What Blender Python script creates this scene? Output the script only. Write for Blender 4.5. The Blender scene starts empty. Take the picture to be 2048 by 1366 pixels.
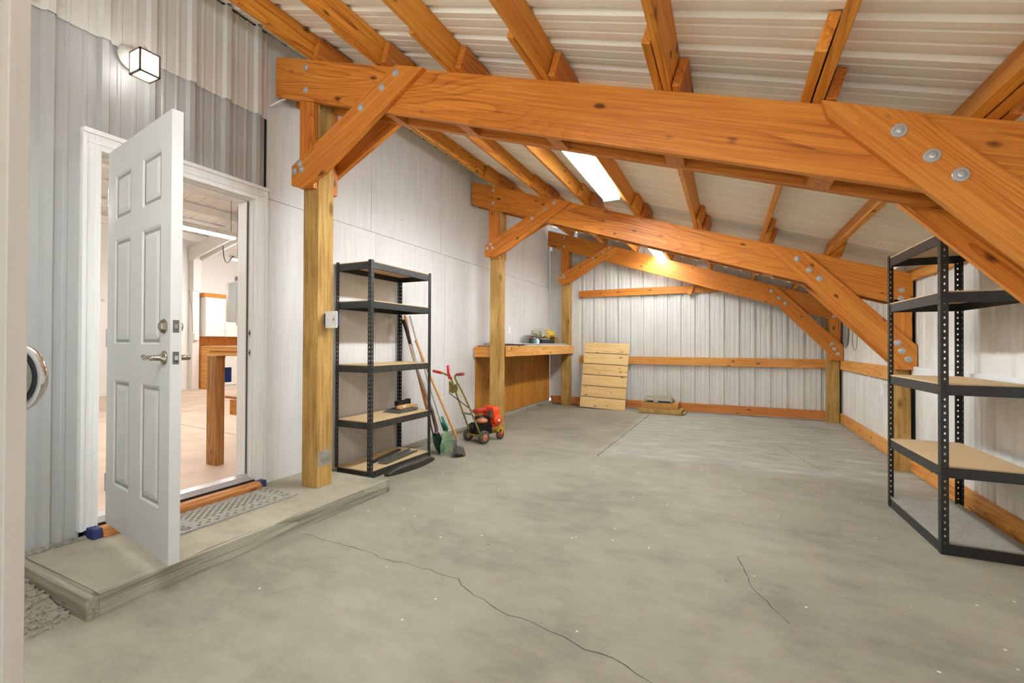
import bpy, bmesh, math, random
from mathutils import Vector, Matrix
random.seed(7)
S = bpy.context.scene
COL = S.collection

# ---------------------------------------------------------------- camera, sky, exposure
F_PX, YAW, PITCH, ROLL = 898.61, 0.44838, 0.00679, 0.00421
CAM = Vector((3.192, 0.0, 1.16))
_f = Vector((-math.sin(YAW)*math.cos(PITCH), math.cos(YAW)*math.cos(PITCH), math.sin(PITCH)))
_r0 = Vector((math.cos(YAW), math.sin(YAW), 0.0))
_u0 = _r0.cross(_f)
_r = math.cos(ROLL)*_r0 + math.sin(ROLL)*_u0
_u = -math.sin(ROLL)*_r0 + math.cos(ROLL)*_u0
cam_data = bpy.data.cameras.new('camera')
cam = bpy.data.objects.new('camera', cam_data)
COL.objects.link(cam)
cam_data.sensor_width = 36.0
cam_data.lens = F_PX/2048*36.0
cam_data.clip_start = 0.02
cam.matrix_world = Matrix(((_r.x, _u.x, -_f.x, CAM.x), (_r.y, _u.y, -_f.y, CAM.y),
                           (_r.z, _u.z, -_f.z, CAM.z), (0, 0, 0, 1)))
S.camera = cam

world = bpy.data.worlds.new('sky')
S.world = world
world.use_nodes = True
# dim sky; the bright lower half is added to light the roof from below
wt = world.node_tree
bg = wt.nodes['Background']
geo = wt.nodes.new('ShaderNodeTexCoord')
sep = wt.nodes.new('ShaderNodeSeparateXYZ')
wr_ = wt.nodes.new('ShaderNodeValToRGB')
wt.links.new(geo.outputs['Generated'], sep.inputs[0])
wmr = wt.nodes.new('ShaderNodeMapRange')
wmr.inputs[1].default_value = -1.0; wmr.inputs[2].default_value = 1.0
wt.links.new(sep.outputs['Z'], wmr.inputs[0])
wt.links.new(wmr.outputs[0], wr_.inputs[0])
wr_.color_ramp.elements[0].position = 0.49; wr_.color_ramp.elements[0].color = (1.0, 1.0, 0.97, 1)
wr_.color_ramp.elements[1].position = 0.52; wr_.color_ramp.elements[1].color = (0.17, 0.175, 0.18, 1)
wt.links.new(wr_.outputs[0], bg.inputs[0])
bg.inputs[1].default_value = 2.3
S.view_settings.view_transform = 'Standard'
S.view_settings.look = 'None'
S.view_settings.exposure = 0.0
S.view_settings.gamma = 1.0
S.view_settings.use_curve_mapping = False

TUBE = 140.0         # brightness of the fluorescent tubes in the shed
SHOP_TUBE = 215.0     # the same in the shop behind the door
LANTERN = 10.0

# ---------------------------------------------------------------- materials
def lin(c):
    def g(x):
        x /= 255.0
        return x/12.92 if x <= 0.04045 else ((x+0.055)/1.055)**2.4
    return (g(c[0]), g(c[1]), g(c[2]), 1.0)

class NT:
    def __init__(self, name):
        self.m = bpy.data.materials.new(name)
        self.m.use_nodes = True
        self.t = self.m.node_tree
        self.b = self.t.nodes['Principled BSDF']
        self._tc = None
    def n(self, typ, **kw):
        nd = self.t.nodes.new(typ)
        for k, v in kw.items():
            setattr(nd, k, v)
        return nd
    def l(self, a, b):
        self.t.links.new(a, b)
    def coord(self):
        """object coordinates, shifted per object so no two boards match"""
        if self._tc is None:
            tc = self.n('ShaderNodeTexCoord'); oi = self.n('ShaderNodeObjectInfo')
            mu = self.n('ShaderNodeVectorMath', operation='SCALE')
            mu.inputs[0].default_value = (17.0, 5.3, 3.1)
            self.l(oi.outputs['Random'], mu.inputs['Scale'])
            ad = self.n('ShaderNodeVectorMath', operation='ADD')
            self.l(tc.outputs['Object'], ad.inputs[0]); self.l(mu.outputs[0], ad.inputs[1])
            self._tc = (tc.outputs['Object'], ad.outputs[0], oi.outputs['Random'])
        return self._tc
    def mapv(self, v, sc):
        mp = self.n('ShaderNodeMapping'); mp.inputs['Scale'].default_value = sc
        self.l(v, mp.inputs['Vector']); return mp.outputs[0]
    def noise(self, v, scale, detail=4.0, rough=0.55, dist=0.0):
        nd = self.n('ShaderNodeTexNoise')
        nd.inputs['Scale'].default_value = scale; nd.inputs['Detail'].default_value = detail
        nd.inputs['Roughness'].default_value = rough; nd.inputs['Distortion'].default_value = dist
        self.l(v, nd.inputs['Vector']); return nd.outputs[0]
    def ramp(self, fac, stops):
        nd = self.n('ShaderNodeValToRGB'); r = nd.color_ramp
        while len(r.elements) < len(stops): r.elements.new(0.5)
        for e, (p, c) in zip(r.elements, stops):
            e.position = p; e.color = c
        self.l(fac, nd.inputs[0]); return nd.outputs[0]
    def rng(self, fac, a, b, c=0.0, d=1.0):
        nd = self.n('ShaderNodeMapRange')
        for i, x in enumerate((a, b, c, d)): nd.inputs[i+1].default_value = x
        self.l(fac, nd.inputs[0]); return nd.outputs[0]
    def math(self, op, a, b=None):
        nd = self.n('ShaderNodeMath', operation=op)
        for i, x in enumerate((a, b)):
            if x is None: continue
            if isinstance(x, (int, float)): nd.inputs[i].default_value = x
            else: self.l(x, nd.inputs[i])
        return nd.outputs[0]
    def mix(self, fac, a, b, mode='MIX'):
        nd = self.n('ShaderNodeMix', data_type='RGBA', blend_type=mode)
        for sock, x in ((nd.inputs[0], fac), (nd.inputs[6], a), (nd.inputs[7], b)):
            if isinstance(x, (int, float)): sock.default_value = x
            elif isinstance(x, tuple): sock.default_value = x
            else: self.l(x, sock)
        return nd.outputs[2]
    def bump(self, h, strength=0.3, dist=0.01):
        nd = self.n('ShaderNodeBump')
        nd.inputs['Strength'].default_value = strength; nd.inputs['Distance'].default_value = dist
        self.l(h, nd.inputs['Height']); self.l(nd.outputs[0], self.b.inputs['Normal'])
    def col(self, c):
        if isinstance(c, tuple): self.b.inputs['Base Color'].default_value = c
        else: self.l(c, self.b.inputs['Base Color'])
    def fin(self, rough=0.6, metal=0.0, spec=0.4):
        self.b.inputs['Roughness'].default_value = rough
        self.b.inputs['Metallic'].default_value = metal
        self.b.inputs['Specular IOR Level'].default_value = spec
        return self.m

def plain(name, c, rough=0.6, metal=0.0, var=0.08, scale=14.0, spec=0.4, bump=0.0):
    t = NT(name); o, v, r = t.coord()
    nz = t.noise(v, scale, 5)
    a = lin(c); d = tuple(x*(1-var*2.2) for x in a[:3])+(1,)
    t.col(t.ramp(nz, [(0.3, d), (0.7, a)]))
    if bump: t.bump(nz, bump)
    return t.fin(rough, metal, spec)

def wood(name, dark, mid, light, knots=True, rough=0.5, knot_col=(70, 32, 12), ring=9.0, spec=0.35, vary=0.25):
    t = NT(name); o, v, r = t.coord()
    fine = t.rng(t.noise(t.mapv(v, (0.9, 34, 34)), 2.2, 6, 0.62), 0.3, 0.7)
    warp = t.noise(t.mapv(v, (0.5, 1.8, 1.8)), 2.0, 3)
    # growth rings: contour lines of a long, smooth noise
    fld = t.noise(t.mapv(v, (0.28, 2.6, 2.6)), 1.6, 1.5, 0.4)
    rings = t.math('POWER', t.math('FRACT', t.math('MULTIPLY', fld, ring*2.4)), 3.5)
    msk = t.rng(t.noise(t.mapv(v, (0.22, 2.2, 2.2)), 1.7, 1), 0.42, 0.62)
    rings = t.math('MULTIPLY', rings, msk)
    f = t.math('ADD', t.math('MULTIPLY', fine, 0.40), t.math('MULTIPLY', t.math('SUBTRACT', 1.0, rings), 0.30))
    f = t.math('ADD', f, t.math('MULTIPLY', warp, 0.36))
    c = t.ramp(f, [(0.26, lin(dark)), (0.56, lin(mid)), (0.84, lin(light))])
    c = t.mix(t.math('MULTIPLY', t.math('SUBTRACT', 1.0, r), vary), c, lin(dark))
    if knots:
        vo = t.n('ShaderNodeTexVoronoi'); vo.inputs['Scale'].default_value = 1.0
        t.l(t.mapv(v, (4.2, 8.5, 8.5)), vo.inputs['Vector'])
        k = t.rng(t.math('ADD', vo.outputs['Distance'], t.math('MULTIPLY', fine, 0.08)), 0.11, 0.2, 1.0, 0.0)
        c = t.mix(t.math('MULTIPLY', k, 0.85), c, lin(knot_col))
    t.col(c); t.bump(f, 0.12, 0.004)
    return t.fin(rough, 0, spec)

def treated(name):
    t = NT(name); o, v, r = t.coord()
    fine = t.noise(t.mapv(v, (1.2, 22, 22)), 2.5, 6, 0.65)
    big = t.noise(t.mapv(v, (0.9, 2, 2)), 2.0, 3)
    f = t.math('ADD', t.math('MULTIPLY', fine, 0.6), t.math('MULTIPLY', big, 0.4))
    c = t.ramp(f, [(0.3, lin((112, 86, 40))), (0.5, lin((176, 138, 76))), (0.72, lin((214, 180, 116)))])
    vo = t.n('ShaderNodeTexVoronoi'); vo.inputs['Scale'].default_value = 1.0
    vo.inputs['Randomness'].default_value = 0.55
    t.l(t.mapv(v, (17, 88, 88)), vo.inputs['Vector'])
    k = t.rng(vo.outputs['Distance'], 0.16, 0.26, 1.0, 0.0)
    c = t.mix(t.math('MULTIPLY', k, 0.42), c, lin((84, 66, 26)))
    vk = t.n('ShaderNodeTexVoronoi'); vk.inputs['Scale'].default_value = 1.0
    t.l(t.mapv(v, (2.0, 5, 5)), vk.inputs['Vector'])
    kk = t.rng(vk.outputs['Distance'], 0.07, 0.14, 1.0, 0.0)
    c = t.mix(t.math('MULTIPLY', kk, 0.7), c, lin((90, 62, 24)))
    t.col(c); t.bump(t.math('SUBTRACT', f, k), 0.35, 0.004)
    return t.fin(0.8, 0, 0.2)

def concrete(name, floor=True, tint=1.0):
    t = NT(name); tc = t.n('ShaderNodeTexCoord'); v = tc.outputs['Object']
    a = t.noise(v, 1.1, 8, 0.6); b = t.noise(v, 55, 4, 0.6)
    m = t.noise(t.mapv(v, (1, 2.0, 1)), 4.0, 6, 0.65)
    f = t.math('ADD', t.math('MULTIPLY', a, 0.55), t.math('ADD', t.math('MULTIPLY', b, 0.12), t.math('MULTIPLY', m, 0.33)))
    k = tint
    c = t.ramp(f, [(0.34, lin((118*k, 112*k, 97*k))), (0.5, lin((142*k, 135*k, 118*k))), (0.66, lin((157*k, 150*k, 133*k)))])
    if floor:
        sx = t.n('ShaderNodeSeparateXYZ'); t.l(v, sx.inputs[0])
        # the rougher pour at the far end, its colour lightened to brighten the roof
        wob = t.noise(v, 2.2, 5)
        ey = t.rng(t.math('ADD', sx.outputs['Y'], t.math('MULTIPLY', wob, 0.5)), 4.8, 5.15)
        ex = t.rng(t.math('ADD', sx.outputs['X'], t.math('MULTIPLY', wob, 0.2)), 1.98, 2.14)
        strk = t.noise(t.mapv(v, (1.0, 4.0, 1)), 2.4, 7, 0.7)
        fl = t.ramp(strk, [(0.36, lin((148, 144, 133))), (0.56, lin((168, 164, 152))), (0.68, lin((188, 183, 170)))])
        c = t.mix(t.math('MULTIPLY', t.math('MULTIPLY', ex, ey), 0.85), c, fl)
        # old damp stains
        st = t.rng(t.noise(t.mapv(v, (1, 1.6, 1)), 0.9, 6, 0.6, 0.4), 0.6, 0.68)
        c = t.mix(t.math('MULTIPLY', st, 0.38), c, lin((104, 99, 88)))
        # paint specks
        vo = t.n('ShaderNodeTexVoronoi'); vo.inputs['Scale'].default_value = 7.0; t.l(v, vo.inputs['Vector'])
        sp = t.rng(vo.outputs['Distance'], 0.035, 0.05, 1.0, 0.0)
        c = t.mix(t.math('MULTIPLY', sp, 0.75), c, lin((226, 223, 214)))
        v2 = t.n('ShaderNodeTexVoronoi'); v2.inputs['Scale'].default_value = 4.3; t.l(v, v2.inputs['Vector'])
        s2 = t.rng(v2.outputs['Distance'], 0.03, 0.05, 1.0, 0.0)
        c = t.mix(t.math('MULTIPLY', s2, 0.7), c, lin((96, 92, 84)))
        # light scuffs
        w = t.noise(t.mapv(v, (5, 0.9, 1)), 2.0, 6, 0.7, 1.2)
        sc = t.rng(w, 0.66, 0.72)
        c = t.mix(t.math('MULTIPLY', sc, 0.25), c, lin((98, 93, 82)))
    t.col(c); t.bump(t.math('ADD', b, t.math('MULTIPLY', m, 1.2)), 0.25, 0.004)
    return t.fin(0.85, 0, 0.25)

def painted(name, c, streak=0.07, rough=0.6, axis=(16, 16, 0.7)):
    t = NT(name); o, v, r = t.coord()
    nz = t.noise(t.mapv(v, axis), 2.5, 6, 0.6); big = t.noise(v, 1.4, 4)
    f = t.math('ADD', t.math('MULTIPLY', nz, 0.6), t.math('MULTIPLY', big, 0.4))
    a = lin(c); d = tuple(x*(1-streak*2.2) for x in a[:3])+(1,)
    cc = t.ramp(f, [(0.33, d), (0.55, a)])
    vo = t.n('ShaderNodeTexVoronoi'); vo.inputs['Scale'].default_value = 3.4; t.l(v, vo.inputs['Vector'])
    sp = t.rng(vo.outputs['Distance'], 0.022, 0.032, 1.0, 0.0)
    cc = t.mix(t.math('MULTIPLY', sp, 0.6), cc, lin((70, 64, 58)))
    t.col(cc); t.bump(nz, 0.08, 0.004)
    return t.fin(rough, 0, 0.35)

def emis(name, c, k):
    t = NT(name)
    t.b.inputs['Emission Color'].default_value = c
    t.b.inputs['Emission Strength'].default_value = k
    t.col((0.8, 0.8, 0.8, 1))
    return t.fin(0.4)

M = {}
M['beam'] = wood('fir_beam', (136, 72, 18), (192, 112, 36), (218, 142, 54))
M['brace'] = wood('fir_brace', (146, 74, 16), (202, 118, 38), (228, 152, 62), ring=13)
M['purlin'] = wood('fir_purlin', (140, 76, 16), (204, 126, 38), (230, 160, 62))
M['block'] = wood('fir_block', (134, 68, 16), (190, 106, 34), (214, 138, 52))
M['girt'] = wood('fir_girt', (160, 94, 32), (208, 138, 60), (228, 168, 92))
M['skirt'] = wood('fir_skirt', (130, 72, 26), (184, 110, 50), (206, 136, 70))
M['rail'] = wood('pale_pine', (176, 110, 44), (216, 156, 78), (236, 186, 112), vary=0.1)
M['ply'] = wood('stained_plywood', (104, 60, 14), (160, 102, 32), (196, 138, 58), knots=False, ring=5, vary=0.1)
M['plank'] = wood('planked_plywood', (206, 164, 100), (232, 194, 130), (242, 212, 156), knots=True, rough=0.7, knot_col=(150, 98, 44), vary=0.05)
M['post'] = treated('treated_post')
M['grey_wood'] = wood('grey_timber', (96, 90, 74), (146, 140, 122), (184, 178, 160), ring=2.5, knots=True, knot_col=(84, 78, 64), rough=0.9, spec=0.15)
M['bench_post'] = wood('bench_post', (96, 58, 26), (150, 100, 50), (186, 138, 80))
M['shopwood'] = wood('shop_bench_wood', (168, 96, 30), (214, 142, 62), (236, 180, 104))
M['osb'] = plain('orange_osb', (214, 142, 66), 0.8, var=0.22, scale=60)
M['pegboard'] = plain('pegboard', (206, 130, 58), 0.8, var=0.05)
M['floor'] = concrete('concrete_floor')
M['slab'] = concrete('concrete_step', floor=False, tint=1.14)
M['shopfloor'] = plain('shop_floor', (222, 198, 176), 0.7, var=0.1, scale=3)
M['paintwall'] = painted('painted_plywood', (216, 213, 208))
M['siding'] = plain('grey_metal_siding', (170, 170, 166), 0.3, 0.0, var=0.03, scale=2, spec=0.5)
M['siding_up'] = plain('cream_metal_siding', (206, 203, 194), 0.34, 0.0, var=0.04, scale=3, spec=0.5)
M['far_siding'] = plain('white_metal_siding', (222, 220, 212), 0.5, var=0.05, scale=2)
M['right_siding'] = plain('dusty_white_siding', (232, 228, 218), 0.55, var=0.08, scale=2)
M['roof'] = plain('cream_roof_metal', (246, 240, 222), 0.5, var=0.05, scale=1.5)
M['white'] = painted('white_paint', (234, 233, 229), 0.04, 0.45)
M['doorwhite'] = plain('door_white', (204, 203, 198), 0.45, var=0.03, scale=5)
M['shopwhite'] = plain('shop_white', (234, 230, 224), 0.6, var=0.02)
M['nickel'] = plain('satin_nickel', (180, 170, 152), 0.25, 1.0, var=0.05)
M['chrome'] = plain('chrome', (220, 222, 226), 0.12, 1.0, var=0.02)
M['zinc'] = plain('zinc_bolt', (198, 198, 198), 0.35, 0.55, var=0.1, scale=80)
M['alu'] = plain('aluminium_sill', (190, 188, 186), 0.4, 0.7, var=0.05)
M['black'] = plain('black_enamel', (42, 44, 42), 0.42, var=0.15, scale=20, spec=0.5)
M['black_dusty'] = plain('dusty_black_enamel', (60, 57, 48), 0.6, var=0.25, scale=18)
M['particle'] = plain('particle_board', (206, 176, 132), 0.85, var=0.07, scale=90)
M['plastic'] = plain('white_plastic', (232, 230, 226), 0.4, var=0.02)
M['dark'] = plain('dark_void', (22, 20, 18), 0.9, var=0.1)
M['crack'] = plain('crack_dirt', (88, 84, 74), 0.95, var=0.2)
M['rubber'] = plain('dusty_rubber', (158, 153, 142), 0.9, var=0.12, scale=40)
M['dirt'] = plain('dirt', (150, 143, 126), 0.95, var=0.12, scale=14, bump=0.15)
M['stone'] = plain('broken_mortar', (156, 150, 136), 0.95, var=0.2, scale=20, bump=0.4)
M['blue'] = plain('blue_paint', (52, 62, 118), 0.6, var=0.2)
M['sillwood'] = wood('sill_wood', (118, 66, 26), (176, 112, 56), (204, 148, 92))
M['red'] = plain('red_rubber', (206, 38, 34), 0.5)
M['red_worn'] = plain('worn_red_rubber', (168, 60, 58), 0.6)
M['orange'] = plain('orange_red_enamel', (232, 72, 24), 0.4, spec=0.5)
M['redmetal'] = plain('red_enamel', (204, 48, 34), 0.45)
M['tan'] = plain('rusty_tan', (196, 122, 84), 0.6, var=0.15)
M['olive'] = plain('olive_yellow_paint', (150, 138, 48), 0.5, var=0.2, scale=30)
M['yellow'] = plain('yellow_paint', (224, 176, 32), 0.5, var=0.1)
M['engine'] = plain('engine_black', (30, 28, 28), 0.5, var=0.3, scale=40)
M['tyre'] = plain('dusty_tyre', (84, 80, 66), 0.9, var=0.2, scale=40)
M['greygrip'] = plain('black_grip', (40, 40, 42), 0.6)
M['greywood'] = wood('weathered_handle', (130, 112, 92), (168, 148, 124), (190, 174, 152), knots=False)
M['handle'] = wood('ash_handle', (176, 116, 56), (206, 152, 88), (222, 178, 120), knots=False)
M['ohandle'] = wood('orange_handle', (178, 92, 36), (206, 122, 58), (220, 146, 84), knots=False)
M['whitewood'] = plain('pale_handle', (198, 194, 180), 0.6)
M['brown_metal'] = plain('brown_steel', (104, 84, 70), 0.5, 0.4, var=0.2)
M['dkgreen'] = plain('dark_green_steel', (26, 52, 40), 0.5, 0.2, var=0.2)
M['green'] = plain('green_plastic', (28, 104, 78), 0.5)
M['palegreen'] = plain('faded_green_plastic', (122, 152, 112), 0.6, var=0.2)
M['grey'] = plain('grey_metal', (146, 142, 134), 0.5, 0.4, var=0.15)
M['darkgrey'] = plain('dark_grey', (92, 90, 80), 0.6, var=0.15)
M['bristle'] = plain('black_bristle', (44, 42, 38), 0.9, var=0.3, scale=60)
M['dbristle'] = plain('grey_bristle', (104, 98, 88), 0.9, var=0.3, scale=60)
M['card'] = plain('cardboard', (196, 142, 72), 0.85, var=0.1, scale=12)
M['card2'] = plain('worn_cardboard', (196, 158, 92), 0.85, var=0.2, scale=16)
M['bag'] = plain('grey_paper_bag', (160, 152, 128), 0.8, var=0.15, scale=20)
M['bagdark'] = plain('dark_print', (46, 44, 48), 0.7)
M['yellowbag'] = plain('yellow_plastic_bag', (226, 184, 58), 0.35, var=0.2, scale=30)
M['clearbag'] = plain('cloudy_plastic', (198, 194, 170), 0.3, var=0.2, scale=30)
M['teal'] = plain('teal_bottle', (70, 140, 146), 0.4)
M['blueplastic'] = plain('blue_plastic', (22, 74, 160), 0.5)
M['cord'] = plain('yellow_cord', (216, 164, 52), 0.5)
M['wire'] = plain('grey_wire', (120, 118, 108), 0.5)
M['pulldisc'] = plain('grey_green_disc', (160, 164, 156), 0.3, 0.3)
M['pulldark'] = plain('dark_ring', (58, 62, 64), 0.3, 0.5)
M['tube'] = emis('lit_tube', (0.86, 0.94, 1.0, 1), TUBE)
M['fartube'] = emis('lit_far_tube', (0.88, 0.95, 1.0, 1), TUBE*0.55)
M['shoptube'] = emis('lit_shop_tube', (1.0, 0.98, 0.95, 1), SHOP_TUBE)
M['lampglass'] = emis('lit_lamp_glass', (1.0, 0.98, 0.95, 1), LANTERN)
M['bronze'] = plain('worn_bronze', (128, 108, 84), 0.45, 0.5, var=0.2)

# ---------------------------------------------------------------- mesh helpers
WM = {}                                   # world matrix of everything linked so far

def link(name, me, mat, parent=None, W=None):
    o = bpy.data.objects.new(name, me)
    COL.objects.link(o)
    if mat is not None: me.materials.append(mat)
    W = W or Matrix.Identity(4)
    if parent is not None:
        o.parent = parent
        o.matrix_basis = WM[parent.name].inverted() @ W
    else:
        o.matrix_basis = W
    WM[o.name] = W.copy()
    return o

def ob(name, bm, mat, parent=None, W=None, smooth=False):
    """link a bmesh as one object; without W the mesh is in world space and gets its origin at its own base"""
    bmesh.ops.recalc_face_normals(bm, faces=bm.faces[:])
    if W is None:
        xs = [v.co for v in bm.verts]
        c = Vector(((min(v.x for v in xs)+max(v.x for v in xs))/2, (min(v.y for v in xs)+max(v.y for v in xs))/2, min(v.z for v in xs)))
        bmesh.ops.translate(bm, verts=bm.verts[:], vec=-c)
        W = Matrix.Translation(c)
    me = bpy.data.meshes.new(name)
    bm.to_mesh(me); bm.free()
    if smooth:
        for p in me.polygons: p.use_smooth = True
    return link(name, me, mat, parent, W)

def tag(o, label, cat, group=None, kind=None):
    o['label'] = label; o['category'] = cat
    if group: o['group'] = group
    if kind: o['kind'] = kind
    return o

def thing(name, loc, label, cat, group=None):
    o = bpy.data.objects.new(name, None); COL.objects.link(o)
    o.empty_display_size = 0.1
    o.location = loc
    WM[o.name] = Matrix.Translation(Vector(loc))
    return tag(o, label, cat, group)

def struct(o):
    o['kind'] = 'structure'
    return o

def sroot(name, loc):
    o = bpy.data.objects.new(name, None); COL.objects.link(o)
    o.location = loc; WM[o.name] = Matrix.Translation(Vector(loc)); o['kind'] = 'structure'
    return o

def box(bm, a, b, bev=0.0):
    a, b = Vector(a), Vector(b)
    c = (a+b)/2; s = b-a
    r = bmesh.ops.create_cube(bm, size=1.0, matrix=Matrix.Translation(c) @ Matrix.Diagonal((abs(s.x), abs(s.y), abs(s.z), 1)))
    if bev:
        es = set()
        for v in r['verts']: es.update(v.link_edges)
        bmesh.ops.bevel(bm, geom=list(es), offset=bev, segments=2, affect='EDGES', profile=0.6)
    return bm

def B(*boxes, bev=0.0):
    bm = bmesh.new()
    for a, b in boxes: box(bm, a, b, bev)
    return bm

def prism(pts, d0, d1, axis='y', bev=0.0):
    """polygon in the plane across `axis`, pulled from d0 to d1"""
    bm = bmesh.new()
    def P(p, d):
        return {'y': (p[0], d, p[1]), 'x': (d, p[0], p[1]), 'z': (p[0], p[1], d)}[axis]
    a = [bm.verts.new(P(p, d0)) for p in pts]; b = [bm.verts.new(P(p, d1)) for p in pts]
    bm.faces.new(a); bm.faces.new(b[::-1])
    n = len(pts)
    for i in range(n): bm.faces.new((a[i], a[(i+1) % n], b[(i+1) % n], b[i]))
    if bev:
        bmesh.ops.recalc_face_normals(bm, faces=bm.faces[:])
        bmesh.ops.bevel(bm, geom=bm.edges[:], offset=bev, segments=2, affect='EDGES', profile=0.6)
    return bm

def frame_of(p0, p1, up=(0, 0, 1)):
    p0, p1 = Vector(p0), Vector(p1)
    x = (p1-p0).normalized(); u = Vector(up)
    if u.cross(x).length < 1e-4: u = Vector((1, 0, 0))
    y = u.cross(x).normalized(); z = x.cross(y)
    return Matrix(((x.x, y.x, z.x, p0.x), (x.y, y.y, z.y, p0.y), (x.z, y.z, z.z, p0.z), (0, 0, 0, 1)))

def to_local(bm, W):
    bmesh.ops.transform(bm, matrix=W.inverted(), verts=bm.verts[:]); return bm

def board(name, p0, p1, w, h, mat, parent=None, up=(0, 0, 1), y0=None, z0=0.0, bev=0.003):
    """a straight board from p0 to p1, its grain along its length (local x)"""
    W = frame_of(p0, p1, up); L = (Vector(p1)-Vector(p0)).length
    ya = -w/2 if y0 is None else y0
    return ob(name, B(((0, ya, z0), (L, ya+w, z0+h)), bev=bev), mat, parent, W)

def shaped(name, pts, y0, y1, along, mat, parent=None, bev=0.003):
    """a board cut to a polygon in the x-z plane, grain along the direction `along`"""
    W = frame_of((along[0][0], y0, along[0][1]), (along[1][0], y0, along[1][1]))
    return ob(name, to_local(prism(pts, y0, y1, 'y', bev), W), mat, parent, W)

def tube_mesh(bm, pts, r, seg=8, closed=False):
    pts = [Vector(p) for p in pts]; n = len(pts)
    rs = r if isinstance(r, (list, tuple)) else [r]*n
    rings = []; prev = None
    for i, p in enumerate(pts):
        a = pts[i-1] if (i > 0 or closed) else p; c = pts[(i+1) % n] if (i < n-1 or closed) else p
        t = (c-a).normalized()
        if prev is None:
            u = Vector((0, 0, 1)) if abs(t.z) < 0.9 else Vector((1, 0, 0))
            u = (u-t*u.dot(t)).normalized()
        else:
            u = (prev-t*prev.dot(t))
            u = u.normalized() if u.length > 1e-6 else Vector((1, 0, 0))
        prev = u; w = t.cross(u)
        rings.append([bm.verts.new(p+(u*math.cos(2*math.pi*k/seg)+w*math.sin(2*math.pi*k/seg))*rs[i]) for k in range(seg)])
    m = n if closed else n-1
    for i in range(m):
        A, Bq = rings[i], rings[(i+1) % n]
        for k in range(seg): bm.faces.new((A[k], A[(k+1) % seg], Bq[(k+1) % seg], Bq[k]))
    if not closed:
        bm.faces.new(rings[0][::-1]); bm.faces.new(rings[-1])
    return bm

def tube(pts, r, seg=8, closed=False):
    return tube_mesh(bmesh.new(), pts, r, seg, closed)

def smooth_path(pts, n=6):
    pts = [Vector(p) for p in pts]; out = []
    for i in range(len(pts)-1):
        p0 = pts[max(i-1, 0)]; p1 = pts[i]; p2 = pts[i+1]; p3 = pts[min(i+2, len(pts)-1)]
        for k in range(n):
            t = k/n
            out.append(0.5*((2*p1)+(p2-p0)*t+(2*p0-5*p1+4*p2-p3)*t*t+(3*p1-p0-3*p2+p3)*t**3))
    out.append(pts[-1]); return out

def lathe(bm, prof, center, axis, seg=20):
    """prof: (distance along axis, radius)"""
    ax = Vector(axis).normalized(); c = Vector(center)
    u = Vector((0, 0, 1)) if abs(ax.z) < 0.9 else Vector((1, 0, 0))
    u = (u-ax*u.dot(ax)).normalized(); w = ax.cross(u); rings = []
    for d, r in prof:
        rings.append([bm.verts.new(c+ax*d+(u*math.cos(2*math.pi*k/seg)+w*math.sin(2*math.pi*k/seg))*max(r, 1e-4)) for k in range(seg)])
    for A, Bq in zip(rings, rings[1:]):
        for k in range(seg): bm.faces.new((A[k], A[(k+1) % seg], Bq[(k+1) % seg], Bq[k]))
    bm.faces.new(rings[0][::-1]); bm.faces.new(rings[-1])
    return bm

def L_(prof, center, axis, seg=20): return lathe(bmesh.new(), prof, center, axis, seg)

PERIOD = 0.2286
PROF = [(-0.030, 0), (-0.016, 1), (0.016, 1), (0.030, 0), (0.060, 0), (0.066, 0.16), (0.078, 0.16), (0.084, 0),
        (0.136, 0), (0.142, 0.16), (0.154, 0.16), (0.160, 0)]
def ribbed(pos, s0, s1, phase, depth, t0, t1):
    """ribbed sheet metal: pos(s, h, t) -> point; t0/t1 may depend on s"""
    ss = [(s0, None), (s1, None)]
    k0 = math.floor((s0-phase)/PERIOD)-1; k1 = math.ceil((s1-phase)/PERIOD)+1
    pts = []
    for k in range(k0, k1+1):
        for d, h in PROF: pts.append((phase+k*PERIOD+d, h))
    def hh(s):
        for (a, ha), (b, hb) in zip(pts, pts[1:]):
            if a <= s <= b: return ha+(hb-ha)*(s-a)/(b-a) if b > a else ha
        return 0
    row = [(s0, hh(s0))]+[(s, h) for s, h in pts if s0 < s < s1]+[(s1, hh(s1))]
    bm = bmesh.new(); A = []; C = []
    for s, h in row:
        a = t0(s) if callable(t0) else t0; b = t1(s) if callable(t1) else t1
        A.append(bm.verts.new(pos(s, h*depth, a))); C.append(bm.verts.new(pos(s, h*depth, b)))
    for i in range(len(row)-1): bm.faces.new((A[i], A[i+1], C[i+1], C[i]))
    return bm

# ---------------------------------------------------------------- the shed's dimensions (metres)
XW = 4.74                   # right wall
YF = 8.40                   # far wall
Y0 = -1.3                   # the shed goes on behind the camera
FRAMES = (2.33, 5.28, 8.17) # front faces of the three post-and-beam frames
def zbeam(x): return 3.395-x/3.0
def zroof(x): return zbeam(x)+0.150
HP = 0.093                  # concrete step

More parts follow.
